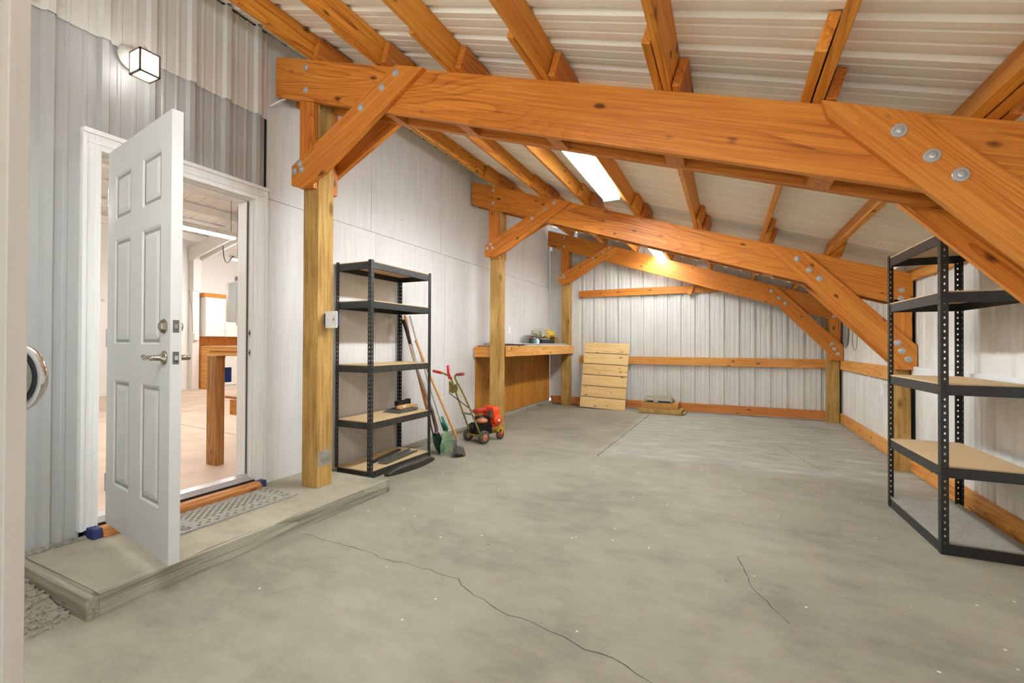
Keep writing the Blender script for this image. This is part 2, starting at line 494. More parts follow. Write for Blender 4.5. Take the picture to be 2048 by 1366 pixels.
# ---------------------------------------------------------------- floor, step, walls, roof
fl = struct(ob('floor', B(((-0.2, Y0, -0.12), (XW+0.06, YF+0.06, 0.0))), M['floor'], None, Matrix.Identity(4)))
def strip(name, pts, w, z, parent, mat, jit=0.0):
    bm = bmesh.new(); prev = None; pts = [Vector((p[0], p[1], 0)) for p in pts]
    dense = []
    for a, b in zip(pts, pts[1:]):
        n = max(2, int((b-a).length/0.05))
        for k in range(n): dense.append(a.lerp(b, k/n))
    dense.append(pts[-1])
    for i, p in enumerate(dense):
        d = (dense[min(i+1, len(dense)-1)]-dense[max(i-1, 0)]).normalized(); nrm = Vector((-d.y, d.x, 0))
        q = p+nrm*random.uniform(-jit, jit); ww = w*random.uniform(0.4, 1.2) if jit else w
        a = bm.verts.new((q+nrm*ww/2)+Vector((0, 0, z))); b = bm.verts.new((q-nrm*ww/2)+Vector((0, 0, z)))
        if prev: bm.faces.new((prev[0], a, b, prev[1]))
        prev = (a, b)
    return ob(name, bm, mat, parent)
strip('crack', [(0.85, 1.93), (1.2, 1.93), (1.49, 1.9), (1.75, 1.91), (1.99, 1.89), (2.13, 1.8), (2.3, 1.756), (2.55, 1.71), (2.7, 1.68), (2.86, 1.655), (3.1, 1.56)], 0.006, 0.0006, fl, M['crack'], 0.012)
strip('crack', [(1.96, 4.62), (2.01, 7.6), (2.02, 8.3)], 0.012, 0.0006, fl, M['crack'], 0.003)
strip('crack', [(3.72, 6.1), (3.86, 5.5), (3.98, 5.0)], 0.006, 0.0006, fl, M['crack'], 0.01)
strip('crack', [(3.24, 2.75), (3.30, 2.45), (3.42, 2.2)], 0.005, 0.0006, fl, M['crack'], 0.006)

step = struct(ob('floor_step', B(((0.0, 0.972, 0.0), (0.75, 2.735, HP))), M['slab'], None, Matrix.Identity(4)))
tf = thing('timber_edging', (0.77, 1.85, 0), 'grey weathered timber edging along the front of the concrete step', 'timber')
board('plank', (0.770, 0.967, 0), (0.770, 2.749, 0), 0.040, HP+0.003, M['grey_wood'], tf)
board('end_block', (0.770, 2.749, 0), (0.770, 2.78, 0), 0.040, HP, M['grey_wood'], tf)
te = thing('timber_edging', (0.4, 0.945, 0), 'grey weathered timber edging on the left end of the concrete step', 'timber')
board('plank', (0.0, 0.945, 0), (0.79, 0.945, 0), 0.044, HP+0.003, M['grey_wood'], te)
tb = tag(board('timber_edging', (0.02, 2.742, 0), (0.75, 2.742, 0), 0.014, HP+0.002, M['grey_wood']), 'thin grey board closing the concrete step beside the black rack', 'timber')

# broken mortar along the siding's foot, and loose dirt by the step
bm = bmesh.new()
for i in range(42):
    y = 0.98+i*0.0062; r = random.uniform(0.008, 0.024)*(1.0 if i < 28 else 0.7)
    m_ = Matrix.Translation((random.uniform(0.012, 0.04), y, HP+r*0.35)) @ Matrix.Rotation(random.random()*3, 4, 'Z') @ Matrix.Diagonal((r*1.2, r*1.5, r*0.75, 1))
    bmesh.ops.create_icosphere(bm, subdivisions=1, radius=1.0, matrix=m_)
tag(ob('mortar_rubble', bm, M['stone']), 'crumbled mortar along the foot of the grey siding on the step', 'rubble', kind='stuff')
bm = bmesh.new()
def heap(x, y):                      # height of the swept dirt
    d = max(0.0, 1-(0.915-y)/(0.34*(1-0.55*(x/0.72)**2)))
    return 0.045*d**1.5*max(0.0, 1-(x/0.66)**3)-0.003
N = 20
grid = [[bm.verts.new((0.005+0.74*i/N, 0.915-0.40*j/N, heap(0.74*i/N, 0.92-0.40*j/N)+(random.uniform(-0.003, 0.003) if heap(0.74*i/N, 0.92-0.40*j/N) > 0.004 else 0))) for j in range(N+1)] for i in range(N+1)]
for i in range(N):
    for j in range(N): bm.faces.new((grid[i][j], grid[i+1][j], grid[i+1][j+1], grid[i][j+1]))
for i in range(330):
    x = random.uniform(0.02, 0.72); y = 0.915-min(0.36, abs(random.gauss(0, 0.13))); r = random.choice((0.005, 0.008, 0.012, 0.018))*random.uniform(0.6, 1.2)
    m_ = Matrix.Translation((x, y, max(0, heap(x, y))+r*0.25)) @ Matrix.Rotation(random.random()*3, 4, 'Z') @ Matrix.Diagonal((r*1.3, r, r*0.7, 1))
    bmesh.ops.create_icosphere(bm, subdivisions=1, radius=1.0, matrix=m_)
tag(ob('dirt_heap', bm, M['dirt']), 'loose dirt and gravel swept against the end of the step', 'dirt', kind='stuff')

# left wall: ribbed siding round the door, white painted plywood beyond
wl = sroot('wall_left', (0, 4, 0))
def left_pos(off): return lambda s, h, t: (off+h, s, t)
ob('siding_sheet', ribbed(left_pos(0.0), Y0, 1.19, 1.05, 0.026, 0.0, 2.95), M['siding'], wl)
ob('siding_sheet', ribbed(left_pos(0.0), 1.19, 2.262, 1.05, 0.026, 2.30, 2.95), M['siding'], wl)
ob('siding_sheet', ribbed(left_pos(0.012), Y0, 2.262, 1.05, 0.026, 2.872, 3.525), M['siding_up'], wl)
ob('corner_flashing', B(((0.0, 2.255, 2.30), (0.012, 2.268, 2.87))), M['dark'], wl)
ye = [2.268, 3.470, 4.690, 5.910, 7.130, 8.345]
for a, b in zip(ye, ye[1:]):
    ob('plywood_panel', B(((-0.012, a+0.002, 0.05), (0.0, b-0.002, 2.272))), M['paintwall'], wl)
ye2 = [2.268, 3.40, 4.60, 5.82, 7.04, 8.26, 8.345]
for a, b in zip(ye2, ye2[1:]):
    ob('plywood_panel', B(((-0.012, a+0.002, 2.276), (0.0, b-0.002, 3.541))), M['paintwall'], wl)
ob('sheathing', B(((-0.15, 2.20, -0.1), (-0.013, 8.335, 3.56)), ((-0.15, Y0, -0.1), (-0.013, 1.22, 3.56)), ((-0.15, 1.22, 2.26), (-0.013, 2.20, 3.56))), M['dark'], wl)
ob('shop_side_panel', B(((-0.165, 2.20, 0.0), (-0.151, 8.335, 5.2)), ((-0.165, Y0, 0.0), (-0.151, 1.22, 5.2)), ((-0.165, 1.22, 2.26), (-0.151, 2.20, 5.2))), M['shopwhite'], wl)
board('sill_plate', (0.025, 2.80, 0.0), (0.025, 5.38, 0.0), 0.05, 0.055, M['grey_wood'], wl)
board('sill_plate', (0.025, 5.5, 0.0), (0.025, 8.33, 0.0), 0.06, 0.06, M['grey_wood'], wl)
# screws on the siding
bm = bmesh.new()
for y, z in ((1.10, 2.95), (1.28, 2.89), (1.51, 3.03), (1.73, 2.98), (1.74, 3.28), (1.95, 3.02), (2.02, 3.32), (1.96, 2.92), (1.05, 2.30), (1.28, 1.4), (1.05, 1.4), (1.05, 0.8), (0.99, 2.9)):
    lathe(bm, [(0, 0.009), (0.004, 0.009), (0.005, 0.005), (0.010, 0.005)], (0.014, y, z), (1, 0, 0), 8)
ob('screw', bm, M['siding_up'], wl)

# far wall
wf = sroot('wall_far', (2.4, YF, 0))
ob('siding_sheet', ribbed(lambda s, h, t: (s, YF+h, t), 0.55, XW, 1.553, 0.030, 0.02, lambda s: zroof(s)-0.004), M['far_siding'], wf)
ob('white_panel', B(((0.005, 8.358, 0.11), (0.47, 8.385, 3.02))), M['paintwall'], wf)
ob('blanking_strip', B(((0.035, YF-0.008, 0.0), (0.6, YF+0.02, 3.2))), M['far_siding'], wf)
sk = struct(board('baseboard_far', (0.03, 8.367, 0.015), (4.55, 8.367, 0.015), 0.036, 0.142, M['skirt']))
def girt(name, p0, p1, h, mat, label, w=0.036):
    return tag(board(name, p0, p1, w, h, mat), label, 'girt')
girt('wall_girt', (0.62, 8.367, 0.812), (4.55, 8.367, 0.812), 0.140, M['girt'], 'orange horizontal girt across the far wall at waist height')
girt('wall_girt', (0.61, 8.367, 2.068), (3.55, 8.367, 2.068), 0.130, M['beam'], 'dark orange girt across the far wall under the sloping beam')
cl = tag(shaped('girt_cleat', [(2.62, 2.19), (2.67, 2.17), (2.61, 2.03), (2.55, 2.05)], 8.30, 8.345, ((2.58, 2.04), (2.645, 2.18)), M['purlin']), 'short slanting wooden cleat tying the upper far girt to the beam', 'cleat')

# right wall
wr = sroot('wall_right', (XW, 4, 0))
ob('siding_sheet', ribbed(lambda s, h, t: (XW+h, s, t), Y0, YF, 1.0, 0.016, 0.02, zroof(XW)-0.005), M['right_siding'], wr)
ob('dark_strip', B(((4.7015, 8.352, 0.0), (4.76, 8.43, 1.98))), M['dark'], wr)  # near-black strip closing the corner beside the far post
ob('dark_strip', B(((4.7095, 5.33, 0.16), (4.739, 5.49, 1.86))), M['dark'], wr)  # near-black strip beside the middle post
for k, (a, b) in enumerate(((Y0, 2.36), (2.52, 5.32), (5.54, 8.20), )):
    o = struct(board('baseboard_right', (4.722, a, 0.01), (4.722, b, 0.01), 0.034, 0.142, M['girt']))
girt('wall_girt', (4.722, 5.54, 0.808), (4.722, 8.20, 0.808), 0.140, M['girt'], 'bright orange girt on the right wall between the two far posts')
girt('wall_girt', (4.722, 2.52, 0.85), (4.722, 5.30, 0.85), 0.125, M['white'], 'white painted girt on the right wall behind the black rack')
girt('wall_girt', (4.722, Y0, 1.762), (4.722, 8.20, 1.762), 0.10, M['girt'], 'orange eave girt along the top of the right wall', w=0.034)

# roof
slope_n = Vector((1/3.0, 0, 1)).normalized()
rf = struct(ob('ceiling', ribbed(lambda s, h, t: (t, s, zroof(t)+h), Y0-0.3, YF+0.2, 2.2, 0.018, -0.02, 5.0), M['roof']))

# ---------------------------------------------------------------- frames: posts, beams, braces
bolt_me = None
def bolt(parent, x, y, z, r=0.024):
    global bolt_me
    if bolt_me is None:
        bm = L_([(0, 1.0), (0.16, 1.0), (0.22, 0.92), (0.24, 0.62), (0.24, 0.60), (0.42, 0.46), (0.50, 0.2)], (0, 0, 0), (0, -1, 0), 14)
        bmesh.ops.recalc_face_normals(bm, faces=bm.faces[:])
        bolt_me = bpy.data.meshes.new('bolt'); bm.to_mesh(bolt_me); bm.free(); bolt_me.materials.append(M['zinc'])
    o = bpy.data.objects.new('bolt', bolt_me); COL.objects.link(o)
    W = Matrix.Translation((x, y, z)) @ Matrix.Diagonal((r, r, r, 1))
    o.parent = parent; o.matrix_basis = WM[parent.name].inverted() @ W
    WM[o.name] = W
    return o

PURX = [0.45, 1.08, 1.66, 2.26, 2.90, 3.52, 4.08, 4.66]
WHERE = ('nearest', 'middle', 'far')
PH = 0.310
for fi, yf in enumerate(FRAMES):
    w = WHERE[fi]; far = fi == 2
    ya, yb, yc, yd = yf, yf+0.038, yf+0.180, yf+0.218
    # left post
    lab = ('treated timber post standing on the concrete step beside the doorway', 'treated timber post at the end of the bench behind the edger', 'treated timber post in the far left corner behind the bench')[fi]
    p = thing('timber_post', (0.38, (yb+yc)/2, HP if fi == 0 else 0), lab, 'post')
    z0 = HP if fi == 0 else 0.0
    board('shaft', (0.38, (yb+yc)/2, z0), (0.38, (yb+yc)/2, zbeam(0.38)-0.02), 0.142, 0.156, M['post'], p, up=(1, 0, 0), z0=-0.078, bev=0.004)
    shaped('cleat', [(0.300, 2.32), (0.448, 2.305), (0.448, zbeam(0.448)-PH-0.003), (0.300, zbeam(0.3)-PH-0.003)], ya, yb, ((0.37, 2.3), (0.37, 2.9)), M['block'], p)
    if not far:
        shaped('cleat', [(0.300, 2.30), (0.458, 2.30), (0.458, zbeam(0.458)-PH-0.003), (0.300, zbeam(0.3)-PH-0.003)], yc, yd, ((0.37, 2.3), (0.37, 2.9)), M['block'], p)
    if fi == 0:
        ob('paint_smear', B(((0.4575, yb+0.012, 0.245), (0.4592, yc-0.01, 0.36))), M['stone'], p)
    # right post
    lab = ('treated timber post outside the frame at the near right wall', 'treated timber post on the right wall behind the tall black rack', 'treated timber post in the far right corner')[fi]
    if fi > 0:
        p = thing('timber_post', (4.622, (yb+yc)/2, 0), lab, 'post')
        pw, px = (0.126, 4.646) if fi == 1 else (0.156, 4.622)
        board('shaft', (px, (yb+yc)/2, 0), (px, (yb+yc)/2, zbeam(px)-0.02), 0.142, pw, M['post'], p, up=(1, 0, 0), z0=-pw/2, bev=0.004)
        shaped('cleat', [(4.572, 0.945), (4.708, 0.945), (4.708, zbeam(4.708)-0.262), (4.572, zbeam(4.572)-0.262-0.01)], ya, yb, ((4.64, 0.945), (4.64, 1.6)), M['brace'], p)
    # the beam: two planks with spacer blocks between
    lab = ('big double plank beam crossing the whole view under the roof', 'double plank beam across the shed just past the first light', 'far plank beam against the end wall above the braces')[fi]
    bt = thing('roof_beam', (2.4, yf+0.1, zbeam(2.4)-PH), lab, 'beam')
    pts = [(0.03, zbeam(0.03)), (4.715, zbeam(4.715)), (4.715, zbeam(4.715)-0.262), (4.55, zbeam(4.55)-PH), (0.03, zbeam(0.03)-PH)]
    ax = ((0.03, zbeam(0.03)-PH), (4.55, zbeam(4.55)-PH))
    shaped('plank', pts, ya, yb, ax, M['beam'], bt)
    if not far:
        shaped('plank', pts, yc, yd, ax, M['beam'], bt)
        for x in PURX[1:6]:
            shaped('spacer_block', [(x, zbeam(x)-PH-0.001), (x+0.09, zbeam(x+0.09)-PH-0.001), (x+0.09, zbeam(x+0.09)-0.01), (x, zbeam(x)-0.01)], yb, yc, ((x, zbeam(x)-PH), (x, zbeam(x)-0.01)), M['block'], bt)
    for x, z in ((0.362, 3.215), (0.362, 3.045)): bolt(bt, x, ya, z)
    for x, z in ((4.63, 1.675), (4.625, 1.60)): bolt(bt, x, ya, z)
    # knee braces
    yl0, yl1 = ya-0.038, ya
    lab = ('left knee brace bolted from the first post to the big beam', 'left knee brace of the middle frame above the bench', 'left knee brace of the far frame by the corner')[fi]
    kb = thing('knee_brace', (0.7, yl0, 2.3), lab, 'brace')
    lp = [(0.262, 2.48), (0.262, 2.335), (0.375, 2.302), (0.60, 2.385), (1.46, 2.905), (1.235, 2.978)]
    lax = ((0.30, 2.33), (1.45, 2.91))
    shaped('plank', lp, yl0, yl1, lax, M['brace'], kb)
    if not far:
        lp2 = [(0.458, 2.46), (0.458, 2.64), (0.86, 2.84), (1.04, 2.78)] if fi == 0 else [(0.40, 2.42), (0.40, 2.60), (0.86, 2.86), (1.20, 2.85)]
        lp2 = [(0.33, 2.40), (0.33, 2.565), (1.10, 2.985), (1.38, 2.90)]
        shaped('plank', lp2, yd, yd+0.038, ((0.33, 2.45), (1.2, 2.93)), M['brace'], kb)
    for x, z in ((0.349, 2.487), (0.296, 2.437), (0.371, 2.439), (1.24, 2.925), (1.125, 2.858), (0.945, 2.765)):
        bolt(kb, x, yl0, z, 0.026 if fi == 0 else 0.022)
    lab = ('heavy right knee brace crossing the upper right corner of the view', 'right knee brace of the middle frame ending behind the black rack', 'right knee brace of the far frame in the corner')[fi]
    kb = thing('knee_brace', (4.2, yl0, 1.0), lab, 'brace')
    rp = [(3.552, zbeam(3.552)), (3.80, 2.115), (3.875, 2.085), (4.732, 1.165), (4.732, 0.945), (4.635, 0.945), (3.575, 2.13)]
    rax = ((3.575, 2.17), (4.635, 0.985))
    shaped('plank', rp, yl0, yl1, rax, M['brace'], kb)
    if not far:
        rp2 = [(3.60, 2.02), (3.70, 2.06), (3.93, 1.98), (4.725, 1.165), (4.725, 0.945), (4.635, 0.945), (3.82, 1.86)]
        shaped('plank', rp2, yd, yd+0.038, rax, M['brace'], kb)
    for x, z in ((3.809, 2.025), (3.91, 1.906), (3.994, 1.818), (4.592, 1.19), (4.622, 1.115), (4.668, 1.04)):
        bolt(kb, x, yl0, z, 0.028)

# ---------------------------------------------------------------- purlins
def purlin(i, x, ya, yb, bay, stubs, lab):
    p = thing('roof_purlin', (x, (ya+yb)/2, zbeam(x)), lab, 'purlin', None)
    up = slope_n
    base = Vector((x, ya, zbeam(x)))
    board('plank', base, Vector((x, yb, zbeam(x))), 0.040, 0.142, M['purlin'], p, up=up, y0=-0.040)
    for dx, sa, sb in stubs:
        q = Vector((x+dx, sa, zbeam(x+dx)+0.0))
        board('cleat', q, Vector((x+dx, sb, zbeam(x+dx))), 0.040, 0.130, M['block'], p, up=up, y0=-0.040)
    return p
ORD = ('first', 'second', 'third', 'fourth', 'fifth', 'sixth', 'seventh', 'eighth')
for i, x in enumerate(PURX[:7]):
    purlin(i, x, Y0, 2.33+0.30, 1, [(0.044, 2.33-0.05, 2.33+0.28)], 'roof purlin in the nearest bay, %s from the left wall' % ORD[i])
    purlin(i, x-0.044, 2.33-0.38, 5.28+0.10, 2, [(0.0, 0, 0)][1:], 'roof purlin in the middle bay, %s from the left wall' % ORD[i])
    purlin(i, x+0.0, 5.28-0.42, 8.36, 3, [(0.044, 5.28-0.10, 5.28+0.30)], 'roof purlin in the far bay, %s from the left wall' % ORD[i])

# ---------------------------------------------------------------- door to the shop
d1 = sroot('door_1', (0.1, 1.27, 0.17))
H0 = Vector((0.088, 1.272, 0.168)); dirv = Vector((0.9895, -0.1445, 0)); DW, DH, DT = 0.866, 2.045, 0.044
dn = Vector((0.1445, 0.9895, 0))
Wd = Matrix(((dirv.x, dn.x, 0, H0.x), (dirv.y, dn.y, 0, H0.y), (0, 0, 1, H0.z), (0, 0, 0, 1)))
def door_panel_mesh():
    bm = bmesh.new()
    box(bm, (0, 0, 0), (DW, DT, DH))
    return bm
ob('slab', B(((0, 0.006, 0), (DW, DT-0.006, DH))), M['doorwhite'], d1, Wd)
# six raised panels on both faces
xs = [(0.118, 0.352), (0.514, 0.748)]
zs = [(0.22, 0.80), (0.98, 1.55), (1.66, 1.90)]
zs = [(0.23, 0.795), (0.985, 1.545), (1.655, 1.895)]
for side in (0, 1):
    bm = bmesh.new()
    y_out = 0.0 if side == 0 else DT; y_in = 0.006 if side == 0 else DT-0.006
    xc = [0]+[v for p in xs for v in p]+[DW]; zc = [0]+[v for p in zs for v in p]+[DH]
    for i in range(len(xc)-1):
        for j in range(len(zc)-1):
            if i % 2 == 1 and j % 2 == 1:
                x0, x1, z0, z1 = xc[i], xc[i+1], zc[j], zc[j+1]
                prev = None
                for ins, dep in ((0.0, 0.0), (0.010, 1.0), (0.026, 1.0), (0.050, 0.15)):
                    yy = y_out+(y_in-y_out)*dep
                    ring = [bm.verts.new((a, yy, b)) for a, b in ((x0+ins, z0+ins), (x1-ins, z0+ins), (x1-ins, z1-ins), (x0+ins, z1-ins))]
                    if prev:
                        for k in range(4): bm.faces.new((prev[k], prev[(k+1) % 4], ring[(k+1) % 4], ring[k]))
                    prev = ring
                bm.faces.new(prev)
            else:
                bm.faces.new([bm.verts.new((a, y_out, b)) for a, b in ((xc[i], zc[j]), (xc[i+1], zc[j]), (xc[i+1], zc[j+1]), (xc[i], zc[j+1]))])
    bmesh.ops.remove_doubles(bm, verts=bm.verts[:], dist=1e-5)
    for e in [e for e in bm.edges if e.is_boundary]: pass
    r = bmesh.ops.extrude_edge_only(bm, edges=[e for e in bm.edges if e.is_boundary])
    for v in [g for g in r['geom'] if isinstance(g, bmesh.types.BMVert)]: v.co.y = y_in+(0.0005 if side == 0 else -0.0005)
    ob('raised_panel_face', bm, M['doorwhite'], d1, Wd)
def dW(x, y, z): return Wd @ Vector((x, y, z))
# latch hardware
hz, bz = 0.925, 1.068
for side, s in ((0, -1), (1, 1)):
    y0_ = 0.0 if side == 0 else DT
    lv = ob('lever_handle', to_local(L_([(0, 0.033), (0.006, 0.033), (0.010, 0.026), (0.014, 0.014), (0.045, 0.012), (0.055, 0.012)], dW(DW-0.06, y0_, hz), dn*s, 18), Wd), M['nickel'], d1, Wd, True)
    pts = [dW(DW-0.06, y0_+s*0.048, hz), dW(DW-0.09, y0_+s*0.052, hz+0.002), dW(DW-0.125, y0_+s*0.050, hz+0.001), dW(DW-0.155, y0_+s*0.046, hz-0.004), dW(DW-0.172, y0_+s*0.044, hz+0.006)]
    ob('lever', to_local(tube(smooth_path(pts, 5), 0.0095, 10), Wd), M['nickel'], lv, Wd, True)
    ob('deadbolt', to_local(L_([(0, 0.034), (0.004, 0.034), (0.016, 0.027), (0.020, 0.022), (0.021, 0.02)], dW(DW-0.06, y0_, bz), dn*s, 6 if side == 0 else 16), Wd), M['nickel'], d1, Wd)
for z in (hz, bz):
    pl = ob('latch_plate', B(((DW, 0.010, z-0.028), (DW+0.002, 0.034, z+0.028)), bev=0.0008), M['darkgrey'], d1, Wd)
    ob('latch_bolt', B(((DW+0.002, 0.015, z-0.010), (DW+(0.003 if z == bz else 0.009), 0.029, z+0.010))), M['chrome'], pl, Wd)
for z in (0.22, 1.02, 1.80):
    ob('hinge', to_local(tube([dW(-0.012, 0.004, z-0.05), dW(-0.012, 0.004, z+0.05)], 0.007, 8), Wd), M['zinc'], d1, Wd)
ob('hinge_leaf', B(((-0.004, 0.004, 0.17), (0.0, DT-0.004, 0.27)), ((-0.004, 0.004, 0.97), (0.0, DT-0.004, 1.07)), ((-0.004, 0.004, 1.75), (0.0, DT-0.004, 1.85))), M['zinc'], d1, Wd)
# door casing and jambs
t2 = sroot('trim_2', (0.02, 1.72, 0.15))
def casing_v(ya, yb, z0, z1):
    ob('casing_side', B(((0.0, ya, z0), (0.032, yb, z1)), ((0.032, ya+0.0, z0), (0.042, ya+0.018, z1)), ((0.032, yb-0.03, z0), (0.037, yb-0.012, z1)), bev=0.0015), M['white'], t2)
casing_v(1.180, 1.262, 0.135, 2.31)
ob('casing_side', B(((0.0, 2.176, 0.135), (0.032, 2.266, 2.31)), ((0.032, 2.248, 0.135), (0.042, 2.266, 2.31)), ((0.032, 2.188, 0.135), (0.037, 2.206, 2.31)), bev=0.0015), M['white'], t2)
ob('casing_head', B(((0.0, 1.180, 2.232), (0.034, 2.268, 2.335)), ((0.034, 1.180, 2.312), (0.048, 2.270, 2.337)), ((0.034, 1.20, 2.262), (0.040, 2.25, 2.280)), bev=0.0015), M['white'], t2)
ob('jamb', B(((-0.165, 1.222, 0.16), (0.001, 1.258, 2.23)), ((-0.165, 2.168, 0.16), (0.001, 2.20, 2.23)), ((-0.165, 1.222, 2.228), (0.001, 2.20, 2.262)), bev=0.0), M['white'], t2)
ob('door_stop', B(((-0.075, 2.155, 0.19), (-0.048, 2.168, 2.22)), ((-0.075, 1.258, 0.19), (-0.048, 1.271, 2.22)), ((-0.075, 1.258, 2.215), (-0.048, 2.168, 2.228))), M['white'], t2)
ob('weather_strip', B(((-0.047, 2.160, 0.19), (-0.040, 2.168, 2.22))), M['darkgrey'], t2)
for z in (1.09, 1.235):
    ob('strike_plate', B(((-0.030, 2.1655, z-0.028), (-0.004, 2.168, z+0.028))), M['zinc'], t2)
    ob('strike_hole', B(((-0.024, 2.165, z-0.012), (-0.010, 2.166, z+0.012))), M['dark'], t2)
# sill: wooden nosing with blue painted ends, aluminium threshold on top
t3 = sroot('trim_3', (0.03, 1.72, HP))
Wn = frame_of((0.05, 1.262, HP), (0.05, 2.176, HP))
ob('wood_nosing', to_local(prism([(-0.02, HP), (0.120, HP), (0.118, HP+0.035), (0.095, HP+0.052), (-0.02, HP+0.052)], 1.255, 2.18, 'y', 0.003), Wn), M['sillwood'], t3, Wn)
ob('blue_end', B(((-0.02, 1.212, HP), (0.105, 1.254, HP+0.055)), bev=0.003), M['blue'], t3)
ob('blue_end', B(((-0.02, 2.181, HP), (0.09, 2.235, HP+0.05)), bev=0.003), M['blue'], t3)
ob('threshold', prism([(-0.17, 0.145), (0.03, 0.145), (0.03, 0.152), (-0.02, 0.176), (-0.10, 0.178), (-0.17, 0.160)], 1.262, 2.17, 'y'), M['alu'], t3)
ob('sweep_strip', B(((0.030, 1.262, 0.1455), (0.045, 2.174, 0.156))), M['dark'], t3)

# door mat
def mat_solid(u, v):            # u along (0..0.76), v across (0..0.40): True where rubber
    W_, H_ = 0.76, 0.40
    if u < 0.02 or u > W_-0.02 or v < 0.02 or v > H_-0.02: return True
    inner = 0.13 < u < W_-0.13 and 0.105 < v < H_-0.105
    ring = not (0.115 < u < W_-0.115 and 0.09 < v < H_-0.09)
    if inner:
        a = (u+v)*0.7071/0.034; b = (u-v)*0.7071/0.034
        return not (a % 1 > 0.42 and b % 1 > 0.42)
    if ring:
        cu, cv = u < 0.115 or u > W_-0.115, v < 0.09 or v > H_-0.09
        if cu and cv:
            r_ = math.hypot((u if u < 0.2 else W_-u)-0.06, (v if v < 0.2 else H_-v)-0.05)
            return not (0.016 < r_ < 0.026 or r_ < 0.007)
        p, q = (u, v if v < 0.2 else H_-v) if cv else (v, u if u < 0.2 else W_-u)
        row = int((q-0.026)/0.032)
        if q < 0.026 or row > 1: return True
        return not (((p+0.027*row) / 0.054) % 1 < 0.42 and ((q-0.026)/0.032) % 1 < 0.62)
    return True
bm = bmesh.new(); NU, NV = 127, 67; du, dv = 0.76/NU, 0.40/NV; vt = {}
def gv(i, j, z):
    if (i, j, z) not in vt: vt[(i, j, z)] = bm.verts.new((0.455-j*dv, 1.452+i*du, HP+z))
    return vt[(i, j, z)]
solid = [[mat_solid((i+0.5)*du, (j+0.5)*dv) for j in range(NV)] for i in range(NU)]
ZT = 0.009
for i in range(NU):
    for j in range(NV):
        if not solid[i][j]: continue
        bm.faces.new((gv(i, j, ZT), gv(i+1, j, ZT), gv(i+1, j+1, ZT), gv(i, j+1, ZT)))
        for di, dj, a, b in ((-1, 0, (i, j), (i, j+1)), (1, 0, (i+1, j+1), (i+1, j)), (0, -1, (i+1, j), (i, j)), (0, 1, (i, j+1), (i+1, j+1))):
            ii, jj = i+di, j+dj
            if not (0 <= ii < NU and 0 <= jj < NV and solid[ii][jj]):
                bm.faces.new((gv(*a, ZT), gv(*a, 0.001), gv(*b, 0.001), gv(*b, ZT)))
tag(ob('door_mat', bm, M['rubber']), 'dusty grey rubber lattice mat in front of the door sill', 'door mat')

# lantern on the siding
lm = thing('wall_lantern', (0.04, 1.42, 2.78), 'lit square glass lantern on the siding above the open door', 'lamp')
ob('back_plate', L_([(0, 0.072), (0.008, 0.072), (0.014, 0.060), (0.022, 0.056), (0.034, 0.030), (0.040, 0.02)], (0.020, 1.405, 2.835), (1, 0, 0), 28), M['siding_up'], lm, None, True)
ob('arm', tube(smooth_path([(0.05, 1.405, 2.835), (0.09, 1.405, 2.86), (0.15, 1.405, 2.868), (0.172, 1.405, 2.845)], 5), 0.008, 8), M['siding_up'], lm, None, True)
lx0, lx1, ly0, ly1, lz0, lz1 = 0.125, 0.228, 1.350, 1.444, 2.690, 2.812
ob('cap', prism([(lx0+0.02, lz1), (lx1-0.02, lz1), (lx1-0.035, lz1+0.03), (lx0+0.035, lz1+0.03)], ly0+0.018, ly1-0.018, 'y', 0.004), M['siding_up'], lm)
ob('hanging_loop', tube([(0.178+0.016*math.cos(a), 1.398+0.010*math.cos(a), lz1+0.048+0.024*math.sin(a)) for a in [2*math.pi*k/18 for k in range(18)]], 0.0018, 6, True), M['siding_up'], lm)
bm = bmesh.new()
for x in (lx0, lx1):
    for y in (ly0, ly1): box(bm, (x-0.0045, y-0.0045, lz0), (x+0.0045, y+0.0045, lz1))
for z in (lz0, lz1):
    for y in (ly0, ly1): box(bm, (lx0-0.0045, y-0.0045, z-0.0045), (lx1+0.0045, y+0.0045, z+0.0045))
    for x in (lx0, lx1): box(bm, (x-0.0045, ly0-0.0045, z-0.0045), (x+0.0045, ly1+0.0045, z+0.0045))
ob('frame', bm, M['bronze'], lm)
bm = bmesh.new()
e = 0.0015
box(bm, (lx0+0.003, ly0-e, lz0+0.004), (lx1-0.003, ly0+e, lz1-0.004)); box(bm, (lx0+0.003, ly1-e, lz0+0.004), (lx1-0.003, ly1+e, lz1-0.004))
box(bm, (lx0-e, ly0+0.003, lz0+0.004), (lx0+e, ly1-0.003, lz1-0.004)); box(bm, (lx1-e, ly0+0.003, lz0+0.004), (lx1+e, ly1-0.003, lz1-0.004))
box(bm, (lx0+0.004, ly0+0.004, lz0+0.012), (lx1-0.004, ly1-0.004, lz0+0.014))
ob('glass', bm, M['lampglass'], lm)

